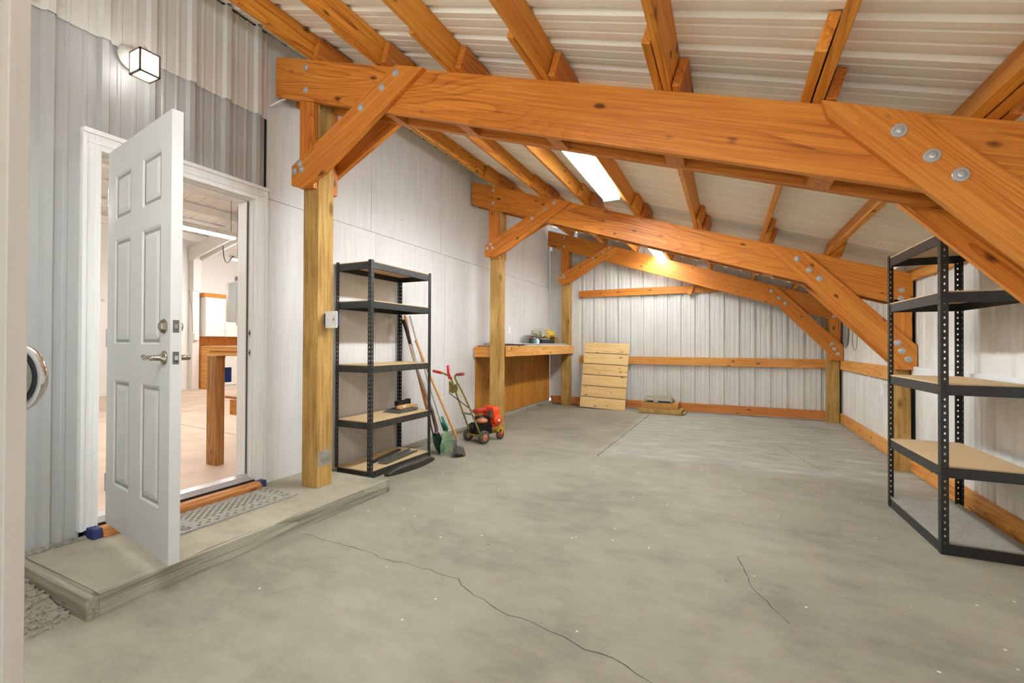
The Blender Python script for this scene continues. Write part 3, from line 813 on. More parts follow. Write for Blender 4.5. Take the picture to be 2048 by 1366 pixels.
# ---------------------------------------------------------------- fluorescent fixtures in the shed
def fixture(name, x, y0, y1, z, lab, tubemat, width=0.15, n=3, chains=()):
    f = thing(name, (x, (y0+y1)/2, z), lab, 'light')
    W = frame_of((x, y0, z), (x, y1, z))
    hw = width/2
    ob('reflector', prism([(x-hw, z+0.028), (x-hw+0.012, z+0.05), (x-0.045, z+0.062), (x-0.035, z+0.095), (x+0.035, z+0.095), (x+0.045, z+0.062), (x+hw-0.012, z+0.05), (x+hw, z+0.028), (x+hw-0.006, z+0.028), (x+0.04, z+0.052), (x-0.04, z+0.052), (x-hw+0.006, z+0.028)], y0, y1, 'y'), M['shopwhite'] if width < 0.18 else M['grey'], f)
    for k in range(n):
        tx = x+(k-(n-1)/2)*0.062 if n > 1 else x
        ob('tube', tube([(tx, y0+0.03, z+0.018), (tx, y1-0.03, z+0.018)], 0.015, 10), tubemat, f, None, True)
    for ya in (y0+0.008, y1-0.028):
        ob('lampholder', B(((x-hw+0.01, ya, z-0.002), (x+hw-0.01, ya+0.02, z+0.05)), bev=0.003), M['plastic'], f)
    for y, zt in chains:
        ob('chain', tube([(x, y, z+0.09), (x, y, zt)], 0.004, 6), M['grey'], f)
    return f
fixture('ceiling_light', 2.10, 2.62, 4.66, 2.66, 'lit three tube ceiling light behind the big near beam', M['tube'], 0.19)
fixture('ceiling_light', 2.14, 6.20, 8.30, 2.66, 'lit three tube ceiling light at the far end wall', M['fartube'])
fixture('ceiling_light', 2.25, -0.95, 1.00, 2.42, 'added unseen three tube fill light overhead by the entrance', M['tube'], 0.10, 3, ((-0.8, zroof(2.25)), (0.85, zroof(2.25))))  # added out of view to light the near bay and its roof

# ---------------------------------------------------------------- racks
def rack(loc, rot, sx, sy, H, levels, lab, dusty=False):
    """five-shelf boltless rack: local x depth, local y width; levels = tops of the rails"""
    r = thing('storage_rack', loc, lab, 'rack')
    R0 = Matrix.Translation(Vector(loc)) @ Matrix.Rotation(rot, 4, 'Z')
    FL = 0.034
    def leg(cx, cy, dx, dy):
        bm = bmesh.new()
        for (ux, uy) in ((dx, 0), (0, dy)):
            cols = [0, 0.013, 0.021, FL]; z = 0.0; rows = [0.0]
            while z+0.038 < H: rows += [z+0.022, z+0.034]; z += 0.038
            rows.append(H)
            for i in range(3):
                for j in range(len(rows)-1):
                    if i == 1 and j % 2 == 1: continue
                    a, b = cols[i], cols[i+1]
                    bm.faces.new([bm.verts.new((cx+ux*q, cy+uy*q, zz)) for q, zz in ((a, rows[j]), (b, rows[j]), (b, rows[j+1]), (a, rows[j+1]))])
        bmesh.ops.remove_doubles(bm, verts=bm.verts[:], dist=1e-5)
        o = ob('leg', bm, M['black'], r, R0)
        md = o.modifiers.new('thick', 'SOLIDIFY'); md.thickness = 0.0022; md.offset = 0
    for cx, cy, dx, dy in ((0, 0, 1, 1), (sx, 0, -1, 1), (0, sy, 1, -1), (sx, sy, -1, -1)): leg(cx, cy, dx, dy)
    for zt in levels:
        h = 0.058 if zt > 0.1 else zt
        bm = bmesh.new(); e = 0.0035
        box(bm, (e, e, zt-h), (sx-e, e+0.002, zt)); box(bm, (e, sy-e-0.002, zt-h), (sx-e, sy-e, zt))
        box(bm, (e, e, zt-h), (e+0.002, sy-e, zt)); box(bm, (sx-e-0.002, e, zt-h), (sx-e, sy-e, zt))
        for q in (0, 1):
            box(bm, (e, e if q == 0 else sy-e-0.014, zt-h), (sx-e, (e if q == 0 else sy-e-0.014)+0.014, zt-h+0.002))
            box(bm, (e if q == 0 else sx-e-0.014, e, zt-h), ((e if q == 0 else sx-e-0.014)+0.014, sy-e, zt-h+0.002))
        s = ob('shelf', bm, M['black'] if not (dusty and zt < 1.2) else M['black_dusty'], r, R0)
        ob('shelf_board', B(((0.007, 0.007, zt-0.006), (sx-0.007, sy-0.007, zt+0.008)), bev=0.001), M['particle'] if (dusty or zt > 0.1) else M['rubber'], s, R0)
    return r
rack((0.025, 2.945, 0.0), 0.0, 0.408, 0.862, 1.888, [0.058, 0.480, 0.968, 1.530, 1.870], 'empty black five shelf rack against the white wall on the left', True)
rack((4.264, 3.306, 0.0), 0.026, 0.405, 0.84, 1.812, [0.060, 0.486, 0.945, 1.462, 1.795], 'tall black five shelf rack against the right wall in front')

# things on and round the left rack
hb = thing('hand_brush', (0.25, 3.66, 0.53), 'wooden hand brush with black bristles lying on the dustpan', 'brush')
ob('bristles', B(*[((0.20+random.uniform(-0.008, 0.008), 3.53+k*0.0155, 0.545), (0.235+random.uniform(0, 0.02), 3.541+k*0.0155, 0.592+random.uniform(-0.006, 0.008))) for k in range(13)]), M['bristle'], hb)
Wb = frame_of((0.26, 3.50, 0.535), (0.30, 3.80, 0.532))
ob('wooden_back', to_local(prism([(3.500, 0.522), (3.515, 0.552), (3.66, 0.555), (3.72, 0.545), (3.785, 0.540), (3.795, 0.528), (3.78, 0.520), (3.70, 0.524), (3.66, 0.518), (3.52, 0.516)], 0.245, 0.285, 'x', 0.004), Wb), M['handle'], hb, Wb)
ob('paper_label', B(((0.2852, 3.56, 0.526), (0.2860, 3.61, 0.549))), M['plastic'], hb)
ob('label_print', B(((0.2860, 3.585, 0.530), (0.2865, 3.605, 0.538))), M['bagdark'], hb)
dp = thing('dustpan', (0.24, 3.62, 0.488), 'grey dustpan lying on the rack shelf under the hand brush', 'dustpan')
ob('pan', prism([(3.43, 0.490), (3.47, 0.4885), (3.70, 0.4885), (3.715, 0.500), (3.715, 0.516), (3.70, 0.518), (3.50, 0.512)], 0.13, 0.345, 'x', 0.002), M['darkgrey'], dp)
ob('handle', tube([(0.26, 3.705, 0.508), (0.27, 3.75, 0.503), (0.275, 3.795, 0.500)], [0.012, 0.011, 0.009], 8), M['darkgrey'], dp, None, True)
st = thing('metal_strip', (0.33, 3.42, 0.068), 'wide dusty black metal strip lying on the bottom shelf', 'strip')
Ws = frame_of((0.36, 3.18, 0.069), (0.30, 3.70, 0.069))
ob('bar', B(((0, -0.045, 0), (0.53, 0.045, 0.004)), ((0, 0.041, 0), (0.53, 0.045, 0.028)), ((0, -0.045, 0), (0.53, -0.041, 0.016)), bev=0.0008), M['darkgrey'], st, Ws)
st2 = thing('metal_strip', (0.2, 3.4, 0.068), 'narrow black bar lying behind the wide strip on the bottom shelf', 'strip')
Ws = frame_of((0.26, 3.16, 0.069), (0.16, 3.66, 0.069))
ob('bar', B(((0, -0.018, 0), (0.50, 0.018, 0.020)), bev=0.004), M['black'], st2, Ws)
Ws = frame_of((0.13, 3.24, 0.069), (0.075, 3.68, 0.069))
tag(ob('wood_offcut', B(((0, -0.035, 0), (0.44, 0.035, 0.013)), bev=0.002), M['plank'], None, Ws), 'pale wood offcut at the back of the bottom shelf', 'offcut')
# curved bar leaning at the foot of the rack
bm = bmesh.new(); n = 14; rows = []
for k in range(n+1):
    t = k/n; y = 3.075+0.66*t; x = 0.475+0.055*math.sin(math.pi*t)**0.8+0.02*t; zt = 0.034+0.05*math.sin(math.pi*min(1, t*1.02))**0.6
    zt = 0.022+0.052*(1-(2*t-1)**4)
    rows.append([bm.verts.new(p) for p in ((x, y, 0.002), (x+0.045, y, 0.002), (x+0.05, y, zt*0.75), (x+0.035, y, zt), (x, y, zt))])
for A, C in zip(rows, rows[1:]):
    for k in range(5): bm.faces.new((A[k], A[(k+1) % 5], C[(k+1) % 5], C[k]))
bm.faces.new(rows[0][::-1]); bm.faces.new(rows[-1])
tag(ob('bumper_bar', bm, M['black_dusty']), 'curved dusty black bar on the floor along the rack foot', 'bar')

# combined outlet and switch on the first post
oc = thing('outlet_box', (0.53, 2.46, 1.28), 'white double cover plate with outlet and switch on the first post', 'outlet')
ob('box', B(((0.4585, 2.425, 1.295), (0.562, 2.475, 1.385)), bev=0.004), M['blue'], oc)
cp = ob('cover_plate', B(((0.482, 2.417, 1.277), (0.600, 2.424, 1.402)), bev=0.002), M['plastic'], oc)
ob('switch', B(((0.508, 2.411, 1.330), (0.517, 2.418, 1.350))), M['plastic'], cp)
ob('receptacle', B(((0.552, 2.4145, 1.305), (0.586, 2.418, 1.374)), bev=0.001), M['plastic'], cp)
ob('slot', B(*[((x, 2.4138, z), (x+0.003, 2.4150, z+0.008)) for z in (1.358, 1.314) for x in (0.562, 0.574)]), M['dark'], cp)
ob('reset_button', B(((0.563, 2.4125, 1.342), (0.576, 2.4150, 1.349))), M['red'], cp)
ob('test_button', B(((0.563, 2.4125, 1.332), (0.576, 2.4150, 1.339))), M['dark'], cp)
tag(ob('switch_plate', B(((0.001, 6.47, 1.335), (0.007, 6.58, 1.46)), bev=0.002), M['plastic']), 'small white switch plate on the white wall above the bench', 'switch')
tag(ob('outlet_box', B(((4.655, 5.93, 0.63), (4.70, 6.02, 0.76)), bev=0.004), M['plastic']), 'small white electrical box on the right wall behind the rack', 'outlet')

# ---------------------------------------------------------------- garden tools leaning on the wall
t = thing('long_tool', (0.34, 3.95, 0), 'orange handled tool leaning behind the rack post', 'tool')
ob('handle', tube([(0.035, 3.880, 1.47), (0.109, 3.895, 1.151), (0.330, 3.945, 0.33)], 0.015, 10), M['ohandle'], t, None, True)
ob('sleeve', tube([(0.105, 3.894, 1.16), (0.175, 3.910, 0.90)], 0.017, 10), M['brown_metal'], t, None, True)
ob('tine', tube(smooth_path([(0.33, 3.945, 0.33), (0.36, 3.95, 0.22), (0.40, 3.96, 0.10), (0.435, 3.98, 0.01)], 4), 0.009, 8), M['brown_metal'], t, None, True)
t = thing('shovel', (0.40, 4.03, 0), 'shovel with black grip and dark green blade leaning on the wall', 'shovel')
ob('shaft', tube([(0.147, 3.831, 1.16), (0.228, 3.866, 0.858), (0.337, 3.968, 0.455)], 0.016, 10), M['greywood'], t, None, True)
ob('grip', tube([(0.078, 3.802, 1.417), (0.100, 3.822, 1.336), (0.152, 3.836, 1.14)], [0.019, 0.021, 0.017], 10), M['greygrip'], t, None, True)
ob('socket', tube(smooth_path([(0.333, 3.964, 0.47), (0.368, 3.973, 0.33), (0.392, 3.972, 0.258), (0.402, 3.950, 0.205)], 5), [0.019]*15+[0.024], 10), M['brown_metal'], t, None, True)
bm = bmesh.new(); rows = []
for k in range(9):
    s = k/8; zc = 0.215-0.21*s; xc = 0.398+0.072*s; wd = 0.085*(1-0.9*max(0, s-0.55)**1.3*1.3)*(0.75+0.5*min(s, 0.5))
    rows.append([bm.verts.new((xc-0.022*(1-q*q), 3.945+wd*q+0.02*s, zc)) for q in (-1, -0.6, -0.2, 0.2, 0.6, 1)])
for A, C in zip(rows, rows[1:]):
    for k in range(5): bm.faces.new((A[k], A[k+1], C[k+1], C[k]))
o = ob('blade', bm, M['dkgreen'], t, None, True); o.modifiers.new('thick', 'SOLIDIFY').thickness = 0.003
t = thing('leaf_rake', (0.47, 4.08, 0), 'green plastic leaf rake with thin pale handle among the garden tools', 'rake')
ob('handle', tube([(0.035, 3.969, 1.47), (0.14, 3.977, 1.151), (0.30, 3.998, 0.665), (0.402, 4.03, 0.357), (0.435, 4.06, 0.26)], 0.012, 10), M['whitewood'], t, None, True)
ob('socket', tube([(0.395, 4.046, 0.375), (0.444, 4.075, 0.231)], [0.024, 0.030], 10), M['green'], t, None, True)
bm = bmesh.new(); n = 13
for k in range(n):
    q = (k/(n-1))*2-1
    a = Vector((0.442, 4.075+0.022*q, 0.235)); m = Vector((0.492, 4.03+0.125*q, 0.095)); e_ = Vector((0.540+0.012*(1-q*q), 4.015+0.165*q, 0.012))
    tube_mesh(bm, [a, a.lerp(m, 0.5), m, e_], [0.006, 0.006, 0.005, 0.004], 5)
ob('tine_fan', bm, M['palegreen'], t)
ob('cross_bar', tube([(0.487, 3.925, 0.105), (0.476, 4.03, 0.125), (0.487, 4.145, 0.105)], 0.007, 6), M['green'], t)
t = thing('broom', (0.68, 3.95, 0), 'broom with a long wooden handle leaning in front of the rake', 'broom')
ob('handle', tube([(0.205, 3.852, 1.20), (0.310, 3.877, 0.951), (0.589, 3.98, 0.288), (0.652, 4.0, 0.138)], 0.013, 10), M['handle'], t, None, True)
Wt = frame_of((0.648, 3.995, 0.153), (0.705, 3.93, 0.005), (0, 1, 0))
ob('ferrule', B(((0, -0.030, -0.055), (0.075, 0.030, 0.055)), bev=0.008), M['grey'], t, Wt)
bm = bmesh.new()
for i in range(9):
    for j in range(5):
        y = -0.026+0.013*j; z = -0.05+0.0125*i
        tube_mesh(bm, [(0.072, y, z), (0.158+random.uniform(-0.006, 0.006), y*1.25, z*1.25)], 0.0055, 4)
ob('bristles', bm, M['dbristle'], t, Wt)

# ---------------------------------------------------------------- lawn edger
E0 = Vector((0.5, 4.62, 0)); ef = Vector((0.3, 0.954, 0)); er = Vector((0.954, -0.3, 0))
WE = Matrix(((er.x, ef.x, 0, E0.x), (er.y, ef.y, 0, E0.y), (0, 0, 1, 0), (0, 0, 0, 1)))
ed = thing('lawn_edger', E0, 'old lawn edger with red engine and yellow handles by the bench post', 'lawn edger')
ob('deck', B(((-0.075, -0.04, 0.085), (0.075, 0.30, 0.095)), ((-0.13, -0.014, 0.070), (0.13, 0.014, 0.085)), bev=0.002), M['olive'], ed, WE)
ob('engine_block', B(((-0.095, 0.0, 0.096), (0.085, 0.19, 0.225)), ((-0.05, 0.02, 0.225), (0.07, 0.17, 0.30)), *[((-0.10, 0.012, 0.12+0.02*k), (0.092, 0.18, 0.128+0.02*k)) for k in range(5)], bev=0.003), M['engine'], ed, WE)
ob('belt_guard', L_([(0, 0.055), (0.012, 0.058), (0.09, 0.058), (0.1, 0.05)], (-0.13, 0.03, 0.155), (1, 0, 0), 18), M['engine'], ed, WE, True)
sh = ob('fan_shroud', prism([(-0.07, 0.17), (0.115, 0.17), (0.125, 0.36), (0.105, 0.405), (-0.045, 0.415), (-0.07, 0.38)], 0.175, 0.275, 'y', 0.012), M['orange'], ed, WE)
ob('starter_cover', L_([(0, 0.062), (0.02, 0.062), (0.03, 0.050), (0.034, 0.020), (0.04, 0.016)], (0.128, 0.225, 0.255), (1, -0.1, 0), 22), M['orange'], ed, WE, True)
ob('starter_hub', L_([(0, 0.017), (0.006, 0.015)], (0.168, 0.221, 0.255), (1, -0.1, 0), 12), M['plastic'], ed, WE)
ob('muffler_guard', prism([(-0.07, 0.335), (0.02, 0.345), (0.03, 0.365), (0.02, 0.395), (-0.06, 0.385), (-0.075, 0.36)], 0.01, 0.16, 'y', 0.008), M['redmetal'], ed, WE)
ob('fuel_tank', L_([(0, 0.03), (0.005, 0.058), (0.02, 0.068), (0.028, 0.070), (0.045, 0.060), (0.058, 0.035), (0.062, 0.012)], (0.065, 0.035, 0.232), (0, 0, 1), 20), M['tan'], ed, WE, True)
ob('fuel_cap', L_([(0, 0.02), (0.014, 0.02), (0.016, 0.015)], (0.065, 0.035, 0.292), (0, 0, 1), 12), M['grey'], ed, WE)
ob('air_cleaner', B(((0.045, 0.145, 0.285), (0.10, 0.173, 0.372)), bev=0.005), M['darkgrey'], ed, WE)
for cx, cy, r, w in ((-0.135, 0.0, 0.072, 0.042), (0.14, 0.0, 0.078, 0.044), (0.075, 0.33, 0.060, 0.034)):
    wh = ob('wheel', L_([(-w/2, r*0.62), (-w/2, r*0.86), (-w*0.36, r*0.97), (0, r), (w*0.36, r*0.97), (w/2, r*0.86), (w/2, r*0.62)], (cx, cy, r+0.001), (1, 0, 0), 26), M['tyre'], ed, WE, True)
    ob('hub', L_([(-w/2-0.002, r*0.58), (w/2-0.006, r*0.60), (w/2+0.002, r*0.48), (w/2+0.002, r*0.25), (w/2+0.012, r*0.16), (w/2+0.014, r*0.05)], (cx, cy, r+0.001), (1, 0, 0), 20), M['tan'] if cy == 0 else M['redmetal'], wh, WE)
ob('wheel_fork', tube(smooth_path([(0.02, 0.26, 0.092), (0.06, 0.285, 0.125), (0.105, 0.33, 0.135), (0.105, 0.335, 0.066)], 4), 0.010, 8), M['yellow'], ed, WE)
ob('fender', prism([(0.272, 0.10), (0.30, 0.132), (0.35, 0.135), (0.385, 0.105), (0.375, 0.10), (0.345, 0.125), (0.305, 0.122), (0.28, 0.095)], 0.055, 0.098, 'x', 0.002), M['yellow'], ed, WE)
hl = ob('handle_tube', tube(smooth_path([(-0.100, 0.0, 0.10), (-0.075, -0.150, 0.388), (-0.031, -0.296, 0.638), (-0.005, -0.372, 0.765), (-0.036, -0.396, 0.806), (-0.098, -0.411, 0.830), (-0.16, -0.415, 0.838)], 5), 0.0105, 10), M['olive'], ed, WE, True)
ob('grip', tube([(-0.13, -0.4135, 0.835), (-0.272, -0.42, 0.85)], 0.0165, 10), M['red'], hl, WE, True)
hr = ob('handle_tube', tube(smooth_path([(0.075, 0.0, 0.10), (0.080, -0.147, 0.383), (0.086, -0.284, 0.618), (0.070, -0.362, 0.75), (0.088, -0.396, 0.806), (0.135, -0.407, 0.826), (0.17, -0.41, 0.831)], 5), 0.0105, 10), M['olive'], ed, WE, True)
ob('grip', tube([(0.135, -0.407, 0.827), (0.252, -0.414, 0.84)], 0.0165, 10), M['red_worn'], hr, WE, True)
ob('control_lever', tube([(-0.012, -0.386, 0.79), (0.0, -0.42, 0.84), (0.004, -0.43, 0.925)], [0.012, 0.015, 0.0155], 10), M['red'], ed, WE, True)
ob('lever_pivot', L_([(0, 0.02), (0.03, 0.02)], (-0.01, -0.37, 0.78), (0, -1, 0.3), 14), M['redmetal'], ed, WE)
ob('control_plate', prism([(-0.06, 0.735), (-0.07, 0.63), (-0.03, 0.60), (0.055, 0.63), (0.075, 0.66), (0.045, 0.72), (0.0, 0.69)], -0.345, -0.338, 'y'), M['olive'], ed, WE)
ob('control_arm', tube([(-0.055, -0.36, 0.74), (-0.085, -0.33, 0.66), (-0.10, -0.32, 0.60)], 0.008, 6), M['olive'], ed, WE)
ob('control_rod', tube([(-0.105, -0.32, 0.598), (0.072, -0.185, 0.435), (0.06, -0.02, 0.33)], 0.005, 6), M['engine'], ed, WE)
ob('cross_brace', B(((-0.085, -0.150, 0.345), (0.085, -0.125, 0.365)), bev=0.002), M['grey'], ed, WE)

# ---------------------------------------------------------------- bench in the far left corner
bn = thing('work_bench', (0.33, 6.9, 0), 'wooden wall bench with dark plywood back in the far corner', 'bench')
board('front_rail', (0.484, 5.463, 0.995), (0.486, 8.345, 0.995), 0.038, 0.150, M['rail'], bn)
board('side_rail', (0.012, 5.405, 0.985), (0.300, 5.405, 0.985), 0.038, 0.140, M['girt'], bn)
Wp = frame_of((0.015, 5.44, 0.10), (0.015, 8.33, 0.10))
Wp = frame_of((0.015, 6.9, 0.09), (0.015, 6.9, 1.0), (1, 0, 0))
ob('back_panel', to_local(B(((0.002, 5.44, 0.09), (0.018, 8.32, 1.09))), Wp), M['ply'], bn, Wp)
ob('top', B(((0.02, 5.464, 1.125), (0.462, 8.202, 1.145)), ((0.02, 8.2, 1.125), (0.298, 8.32, 1.145))), M['ply'], bn)
ob('joist_hanger', B(((0.004, 5.383, 1.0), (0.02, 5.427, 1.10))), M['zinc'], bn)
def sheet(name, x0, x1, y0, y1, z, t_, rot, mat, lab):
    W = Matrix.Translation(((x0+x1)/2, (y0+y1)/2, z)) @ Matrix.Rotation(rot, 4, 'Z')
    return tag(ob(name, B(((-(x1-x0)/2, -(y1-y0)/2, 0), ((x1-x0)/2, (y1-y0)/2, t_)), bev=0.001), mat, None, W), lab, 'sheet')
sheet('flat_panel', 0.09, 0.50, 6.10, 8.10, 1.1465, 0.012, 0.01, M['plastic'], 'lower white sheet lying along the bench front edge')
sheet('flat_panel', 0.06, 0.48, 5.60, 8.12, 1.1592, 0.010, -0.008, M['darkgrey'], 'dark grey sheet between the white sheets on the bench')
sheet('flat_panel', 0.05, 0.46, 5.70, 8.05, 1.1700, 0.009, 0.012, M['white'], 'uppermost white sheet on the bench under the yellow bag')
ZB = 1.1795
yb_ = thing('plastic_bag', (0.2, 7.55, ZB+0.1), 'crumpled yellow bag wrapped in plastic on top of the bench pile', 'bag')
def blob(c, rad, seed, amp, sub=3, squash=1.0):
    bm = bmesh.new(); rnd = random.Random(seed)
    bmesh.ops.create_icosphere(bm, subdivisions=sub, radius=1.0)
    ph = [(rnd.uniform(2, 5), rnd.uniform(0, 6), rnd.uniform(2, 5), rnd.uniform(0, 6)) for _ in range(4)]
    for v in bm.verts:
        d = 1+amp*sum(math.sin(a*v.co.x*2+b)*math.cos(c_*v.co.y*2+d_) for a, b, c_, d_ in ph)/2
        v.co = Vector((c[0]+v.co.x*rad[0]*d, c[1]+v.co.y*rad[1]*d, c[2]+v.co.z*rad[2]*d))
    return bm
ob('yellow_wrap', blob((0.21, 7.60, ZB+0.178), (0.11, 0.34, 0.082), 3, 0.22), M['yellowbag'], yb_)
ob('clear_wrap', blob((0.23, 7.25, ZB+0.192), (0.10, 0.26, 0.07), 5, 0.25), M['clearbag'], yb_)
bb = tag(ob('open_box', B(((0.13, 7.30, ZB), (0.27, 7.90, ZB+0.075)), bev=0.003), M['bagdark']), 'dark shallow box under the yellow bag on the bench', 'box')
tag(ob('wood_block', B(((0.16, 7.93, ZB), (0.27, 8.10, ZB+0.125)), bev=0.003), M['bench_post']), 'brown wooden block right of the yellow bag on the bench', 'block')
for k, (y, mt, h, lb) in enumerate(((6.86, 'bagdark', 0.10, 'dark bottle at the left end under the bag on the bench'), (6.99, 'teal', 0.10, 'teal bottle under the yellow bag on the bench'), (7.12, 'plastic', 0.09, 'white bottle under the yellow bag on the bench'))):
    bt_ = thing('bottle', (0.25, y, ZB), lb, 'bottle')
    ob('body', L_([(0, 0.03), (0.004, 0.034), (h*0.7, 0.034), (h*0.82, 0.018), (h*0.86, 0.013)], (0.25, y, ZB+0.0005), (0, 0, 1), 14), M[mt], bt_, None, True)
    ob('cap', L_([(0, 0.015), (h*0.13, 0.015), (h*0.14, 0.012)], (0.25, y, ZB+h*0.86), (0, 0, 1), 12), M['plastic'] if k else M['red'], bt_)

# plank panel leaning on the far wall
pp = thing('plank_panel', (1.12, 8.08, 0), 'pale plank panel with dark grooves leaning against the far wall', 'panel')
lean = math.atan2(0.20, 1.20)
Wq = Matrix.Translation((1.135, 8.02, 0.004)) @ Matrix.Rotation(-0.0, 4, 'Z') @ Matrix.Rotation(-lean, 4, 'X') @ Matrix.Rotation(0.035, 4, 'Y')
n = 6; hh_ = 1.215/n
for k in range(n):
    ob('plank', B(((-0.415, 0.0, k*hh_+0.006), (0.415, 0.014, (k+1)*hh_-0.006)), bev=0.003), M['plank'], pp, Wq)
ob('backing', B(((-0.41, 0.0145, 0.003), (0.41, 0.019, 1.21))), M['brown_metal'], pp, Wq)

# flat boxes and a bag at the far wall
Wc = Matrix.Translation((2.15, 8.05, 0.0)) @ Matrix.Rotation(-0.03, 4, 'Z')
c1 = thing('cardboard_box', (2.15, 8.05, 0), 'flattened worn carton lowest in the stack at the far wall', 'box')
ob('carton', blob((0, 0, 0.047), (0.001, 0.001, 0.001), 1, 0) if False else B(((-0.34, -0.17, 0.001), (0.36, 0.22, 0.085)), bev=0.018), M['card2'], c1, Wc)
ob('flap', B(((0.36, -0.12, 0.015), (0.40, 0.2, 0.022)), bev=0.002), M['card2'], c1, Wc)
c2 = thing('cardboard_box', (2.15, 8.05, 0.086), 'plain brown carton in the middle of the far stack', 'box')
ob('carton', B(((-0.30, -0.16, 0.087), (0.30, 0.20, 0.185)), bev=0.005), M['card'], c2, Wc)
ob('tape', B(((0.01, -0.1612, 0.10), (0.012, -0.1602, 0.18))), M['bagdark'], c2, Wc)
c3 = thing('paper_bag', (2.08, 8.06, 0.19), 'grey paper bag lying on top of the cartons at the far wall', 'bag')
bm = bmesh.new(); rows = []
for i in range(13):
    u_ = i/12; row = []
    for j in range(9):
        v_ = j/8; hgt = 0.022+0.075*(1-(2*v_-1)**4)**0.5*(0.8+0.25*abs(2*u_-1)**2)*(0.35 if i in (0, 12) else 1)
        row.append(bm.verts.new((-0.25+0.46*u_, -0.15+0.30*v_, 0.188+hgt+0.006*math.sin(9*u_+4*v_))))
    rows.append(row)
base = [[bm.verts.new((v.co.x, v.co.y, 0.188)) for v in r_] for r_ in rows]
for G, fl_ in ((rows, 0), (base, 1)):
    for i in range(12):
        for j in range(8): bm.faces.new((G[i][j], G[i+1][j], G[i+1][j+1], G[i][j+1]))
for i in range(12):
    for j in (0, 8): bm.faces.new((rows[i][j], rows[i+1][j], base[i+1][j], base[i][j]))
for j in range(8):
    for i in (0, 12): bm.faces.new((rows[i][j], rows[i][j+1], base[i][j+1], base[i][j]))
ob('sack', bm, M['bag'], c3, Wc, True)
ob('printed_band', B(((-0.20, -0.1535, 0.196), (0.18, -0.1505, 0.222)), bev=0.001), M['bagdark'], c3, Wc)
ob('printed_patch', B(((-0.09, -0.1545, 0.203), (-0.02, -0.1538, 0.218))), M['plastic'], c3, Wc)

# cords
tag(ob('yellow_cord', tube(smooth_path([(0.50, 2.60, 3.215), (0.425, 3.2, 3.24), (0.42, 4.2, 3.24), (0.42, 5.0, 3.235), (0.415, 5.20, 3.22), (0.40, 5.236, 3.20), (0.395, 5.262, 3.12), (0.39, 5.262, 2.95)], 5), 0.005, 6), M['cord'], None, None, True), 'yellow cord along the first purlin and down the middle beam', 'cord')
tag(ob('white_cable', tube(smooth_path([(0.004, 2.30, 2.99), (0.04, 2.29, 2.985), (0.10, 2.318, 3.02), (0.12, 2.345, 3.04)], 5), 0.006, 6), M['plastic'], None, None, True), 'short white cable under the left end of the big beam', 'cable')
bm = bmesh.new()
for k in range(4):
    a0 = 0.20+0.015*k; yc = 7.70+0.02*k
    tube_mesh(bm, [(4.700-0.004*k, yc+0.085*math.cos(a)*(1+0.1*k), 1.36+a0*math.sin(a)*0.95) for a in [2*math.pi*q/24 for q in range(24)]], 0.004, 5, True)
for k in range(2):
    tube_mesh(bm, [(4.702, 7.32+0.12*math.cos(a), 1.26+0.16*math.sin(a)) for a in [2*math.pi*q/24 for q in range(24)]], 0.003, 5, True)
tag(ob('wire_coil', bm, M['wire']), 'coil of grey wire hanging on the right wall', 'wire')

# ---------------------------------------------------------------- white door edge at the entrance, left of the camera
d2 = sroot('door_2', (2.30, 0.1, 0))
ob('slab', B(((2.20, -0.60, 0.02), (2.345, 0.252, 2.6)), bev=0.002), M['white'], d2)
ob('edge_bead', B(((2.345, 0.240, 0.02), (2.3495, 0.260, 2.6)), ((2.345, 0.20, 0.02), (2.347, 0.212, 2.6)), bev=0.001), M['white'], d2)
pc = Vector((2.244, 0.276, 1.109)); pn = Vector((0.395, -0.918, 0)).normalized()
pd = ob('round_pull', L_([(-0.030, 0.012), (-0.009, 0.014), (-0.007, 0.050), (-0.002, 0.0535), (0.004, 0.053), (0.006, 0.047), (0.003, 0.0445)], pc, pn, 40), M['chrome'], d2, None, True)
ob('dark_ring', L_([(0.0030, 0.0445), (0.0045, 0.0445), (0.0040, 0.0375), (0.0032, 0.037)], pc, pn, 40), M['pulldark'], pd, None, True)
ob('disc', L_([(0.0035, 0.0378), (0.0055, 0.036), (0.0065, 0.01)], pc, pn, 40), M['pulldisc'], pd, None, True)

# ---------------------------------------------------------------- the shop behind the door
SF = 0.15
fs = struct(ob('floor_shop', B(((-7.6, -1.2, SF-0.1), (-0.152, 8.40, SF))), M['shopfloor']))
strip('joint', [(-0.3, 3.05), (-7.4, 3.6)], 0.01, SF+0.0006, fs, M['crack'])
strip('joint', [(-4.0, -1.0), (-4.0, 8.9)], 0.01, SF+0.0006, fs, M['crack'])
wb = sroot('wall_shop_back', (-7.5, 4, SF))
ob('panel', B(((-7.6, -1.2, SF), (-7.5, 8.40, 3.6))), M['shopwhite'], wb)
ob('wainscot', B(((-7.5, -1.2, SF), (-7.485, 5.70, 2.9))), M['shopwhite'], wb)
struct(ob('wall_shop_end', B(((-7.6, 8.40, 0.0), (-0.17, 8.45, 5.3))), M['shopwhite']))
struct(ob('wall_shop_front', B(((-7.6, -1.3, 0.0), (-0.15, -1.2, 5.3))), M['shopwhite']))
def zshop(x): return 3.25+0.233*(x+7.5)
struct(ob('ceiling_shop', ribbed(lambda s, h, t: (t, s, zshop(t)+0.16+h), -1.2, 8.40, 0.0, 0.02, -7.6, -0.15), M['shopwhite']))
for i in range(10):
    x = -7.1+i*0.62
    tag(board('shop_purlin', (x, -1.2, zshop(x)), (x, 8.40, zshop(x)), 0.045, 0.15, M['shopwhite'], None), 'white painted purlin under the shop roof beyond the door', 'purlin', 'white purlins in the shop roof')
